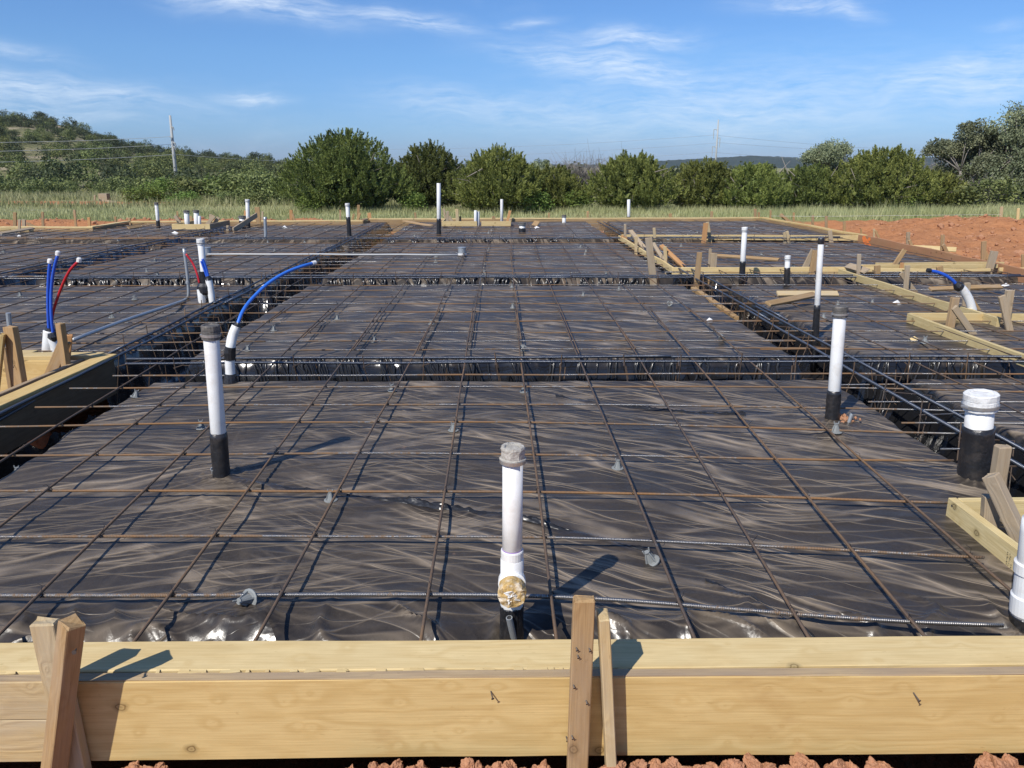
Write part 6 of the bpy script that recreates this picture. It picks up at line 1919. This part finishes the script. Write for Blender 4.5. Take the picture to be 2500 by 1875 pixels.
# individual shrubs before the hill
BR = [(350, 500, 455, 80, 47), (410, 500, 440, 90, 50), (470, 500, 436, 95, 49), (530, 500, 430, 105, 50), (585, 502, 425, 110, 47), (640, 502, 430, 95, 45), (690, 504, 440, 80, 43), (455, 498, 468, 70, 46), (560, 498, 470, 60, 44), (265, 470, 462, 40, 60), (620, 500, 472, 60, 42)]
for i, (px, by, ty, wpx, D) in enumerate(BR):
    c = V(px, by, D); z0_ = -.5; h = V(px, ty, D)[2] - z0_
    s = wpx / F * D / 2.0
    bright = i in (0, 1, 3, 7, 9)
    shrub((SH_B if bright else SH_M)[i % 4], c[0], D, z0_, s, ('bright green' if bright else 'olive green') + f' shrub before the hill, {nth(i)} of the clump left of the biggest cedar', None, h / (1.7 * s))
for i, (px, ty, D, wpx) in enumerate([(1010, 470, 36.5, 60), (1300, 465, 35.5, 90), (1400, 468, 36.5, 80), (2330, 455, 38, 120), (2420, 440, 40, 110), (760, 478, 35, 60), (2200, 470, 36.5, 90)]):
    c = V(px, 500, D); z0_ = -.45; h = V(px, ty, D)[2] - z0_; s = wpx / F * D / 2
    shrub(SH_B[i % 4] if i not in (3, 4) else SH_M[i % 4], c[0], D, z0_, s, ['small leafy shrub between the two darkest cedars', 'low yellow-green shrub at the foot of the lighter cedar', 'low yellow-green shrub before the bare brush gap',
          'green shrub at the foot of the left oak', 'green shrub at the foot of the tallest oak', 'low shrub at the left foot of the biggest cedar', 'low green shrub before the tall ragged cedar'][i], None, h / (1.7 * s))
# trees along the ridge seen against the sky
for i in range(34):
    px = sr.uniform(-20, 700); q = hill_point(px, sr.uniform(.93, 1.0)); sc = sr.uniform(1.0, 1.9)
    shrub(SH_D[i % 4] if i % 3 else SH_F[i % 5], q[0], q[1], q[2] - .4, sc, 'small tree on the hill crest against the sky', 'trees along the crest of the left hill', 1.15, 'ridge_tree', 'tree')

# grass field
def grass(n, xr, yr, hr, wr, lab, seed, test=None):
    r = np.random.default_rng(seed)
    x = r.uniform(*xr, n); y = r.uniform(*yr, n)
    dm = dirt_mask(x, y) + .25 * perlin(x * .7, y * .7, 81)
    keep = dm < .42
    keep &= r.uniform(0, 1, n) < .5 + .9 * perlin(x * .3, y * .3, 82) + .4
    if test is not None: keep &= test(x, y)
    x, y = x[keep], y[keep]; n = len(x)
    z = ground_z(x, y)
    hgt = r.uniform(*hr, n) * (1 + .45 * perlin(x * .5, y * .5, 83)); wd = r.uniform(*wr, n)
    an = r.uniform(0, 6.283, n); ln = r.normal(0, .28, (n, 2)) * hgt[:, None]
    b = np.stack([x, y, z - .02], 1); s = np.stack([np.cos(an), np.sin(an), np.zeros(n)], 1) * wd[:, None]
    top = b + np.stack([ln[:, 0], ln[:, 1], hgt], 1)
    v = np.stack([b - s, b + s, top], 1).reshape(-1, 3)
    tn = np.clip(.5 + .5 * perlin(x * .25, y * .25, 84) + r.normal(0, .22, n), 0, 1)
    o = obj('grass', v, np.arange(len(v)).reshape(-1, 3), L_GRASS, attrs={'tint': np.repeat(tn, 3)})
    tag(o, lab, 'grass', kind='stuff')
grass(90000, (-28, 30), (24.8, 40), (.06, .26), (.010, .022), 'dry pale grass field behind the slab', 31)
grass(26000, (-10, 26), (34, 38), (.15, .42), (.008, .018), 'taller seeding grass at the foot of the cedars', 32)
grass(26000, (9, 30), (22.6, 32), (.2, .55), (.007, .016), 'tall green-straw grass beyond the red soil at the right', 33)
grass(30000, (-45, -5), (40, 60), (.15, .5), (.015, .04), 'grass of the left meadow before the hill', 34)

# ------------------------------------------------------------------ power poles and lines
D1 = 100.0
p0, p1 = V(*R1(1066, 545), D1), V(*R1(1020, 78), D1)
pl = thing('power_pole', p0, 'tall slightly leaning grey power pole before the left hill', 'pole')
obj('shaft', *sweep([p0 - (0, 0, 3), p0 + (p1 - p0) * .5, p1], [.26, .20, .13], 10), M_POLE, pl, smooth=True)
for (x, y, s) in ((1038, 150, 1), (1030, 212, -1), (1048, 268, 1), (1050, 245, 1)):
    q = V(*R1(x, y), D1 - .2)
    obj('insulator', *sweep([q + (-.25, 0, .15), q, q + (.1 * s, 0, -.35)], [.06, .09, .05], 6), M_POLE, pl)
def wire(pts, r, m, lab):
    pts = np.array(pts)
    tag(obj('power_line', *sweep(pts, r, 4), m), lab, 'power line')
def span(a, b, Da, Db, sag, n=14):
    A, B = V(*a, Da), V(*b, Db)
    t = np.linspace(0, 1, n)
    return [A + (B - A) * q - np.array([0, 0, 4 * sag * q * (1 - q)]) for q in t]
wire(span(R1(-200, 242), R1(1030, 205), 78, D1, .15), .022, M_WIRE, 'topmost pale wire running left from the leaning pole')
wire(span(R1(-200, 296), R1(1044, 250), 78, D1, .15), .022, M_WIRE, 'middle pale wire running left from the leaning pole')
wire(span(R1(-200, 362), R1(1048, 312), 78, D1, .15), .022, M_WIRE, 'lowest pale wire running left from the leaning pole')
wire(span(R1(1048, 312), R1(1900, 356), D1, 150, .2), .022, M_WIRE, 'pale wire running right from the leaning pole behind the cedar')
D2 = 260.0
p0, p1 = V(*R3(696, 330), D2), V(*R3(712, 85), D2)
pl = thing('power_pole', p0, 'pale far power pole with side arms rising behind the right-hand cedars', 'pole')
obj('shaft', *sweep([p0 - (0, 0, 6), p1], [.34, .22], 8), M_POLE, pl, smooth=True)
for (xa, ya, xb, yb) in ((708, 138, 690, 132), (706, 178, 720, 174), (701, 222, 683, 217)):
    a, b = V(*R3(xa, ya), D2), V(*R3(xb, yb), D2)
    obj('arm', *sweep([a, (a + b) / 2 + (0, 0, .1), b], [.13, .11, .09], 5), M_POLE, pl)
    obj('insulator', *sweep([b, b - (0, 0, 3.0)], [.12, .10], 5), M_POLE, pl)
for i, (xb, yb, yl, yr, nm) in enumerate(((690, 160, 205, 200, 'upper'), (720, 198, 245, 205, 'middle'), (683, 245, 285, 258, 'lower'))):
    wire(span(R3(-900, yl + 25), R3(xb, yb), 300, D2, 1.0), .035, M_WIRE_FAR, f'{nm} faint far wire left of the pale pole')
    wire(span(R3(xb, yb), R3(1900, yr + 40), D2, 330, 1.0), .035, M_WIRE_FAR, f'{nm} faint far wire right of the pale pole')

# pale block and stake in the left meadow
q = V(*R1(628, 582), 46)
t = thing('crate', (q[0], q[1], gz(q[0], q[1])), 'small pale crate with boards beside it in the left meadow', 'crate')
z0 = gz(q[0], q[1])
plank('body', (q[0] - .24, 46, z0 + .36), (q[0] + .24, 46, z0 + .36), (0, 0, 1), .42, .4, W_GREY, parent=t)
plank('board', (q[0] + .1, 45.6, z0 + .2), (q[0] + .9, 45.5, z0 + .1), (0, 0, 1), .12, .06, W_GREY, parent=t)
plank('board', (q[0] - .42, 45.6, z0 + .05), (q[0] - .32, 45.6, z0 + .5), (1, 0, 0), .08, .05, W_GREY, parent=t)

# ------------------------------------------------------------------ thin haze in the air
def haze(x0, x1, y0, y1, z0, z1, density):
    v = [(x, y, z) for x in (x0, x1) for y in (y0, y1) for z in (z0, z1)]
    f = [[0, 1, 3, 2], [4, 6, 7, 5], [0, 4, 5, 1], [2, 3, 7, 6], [0, 2, 6, 4], [1, 5, 7, 3]]
    m = bpy.data.materials.new('haze')
    m.use_nodes = True
    nt = m.node_tree
    nt.nodes.remove(nt.nodes['Principled BSDF'])
    pv = nt.nodes.new('ShaderNodeVolumePrincipled')
    pv.inputs['Color'].default_value = (0.80, 0.90, 1.0, 1)
    pv.inputs['Density'].default_value = density
    pv.inputs['Anisotropy'].default_value = 0.2
    nt.links.new(pv.outputs[0], nt.nodes['Material Output'].inputs['Volume'])
    o = obj('haze', np.array(v, float), f, m, origin=np.zeros(3))
    tag(o, kind='stuff')
haze(-1720, 1720, -320, 2620, -9, 60, 0.00013)
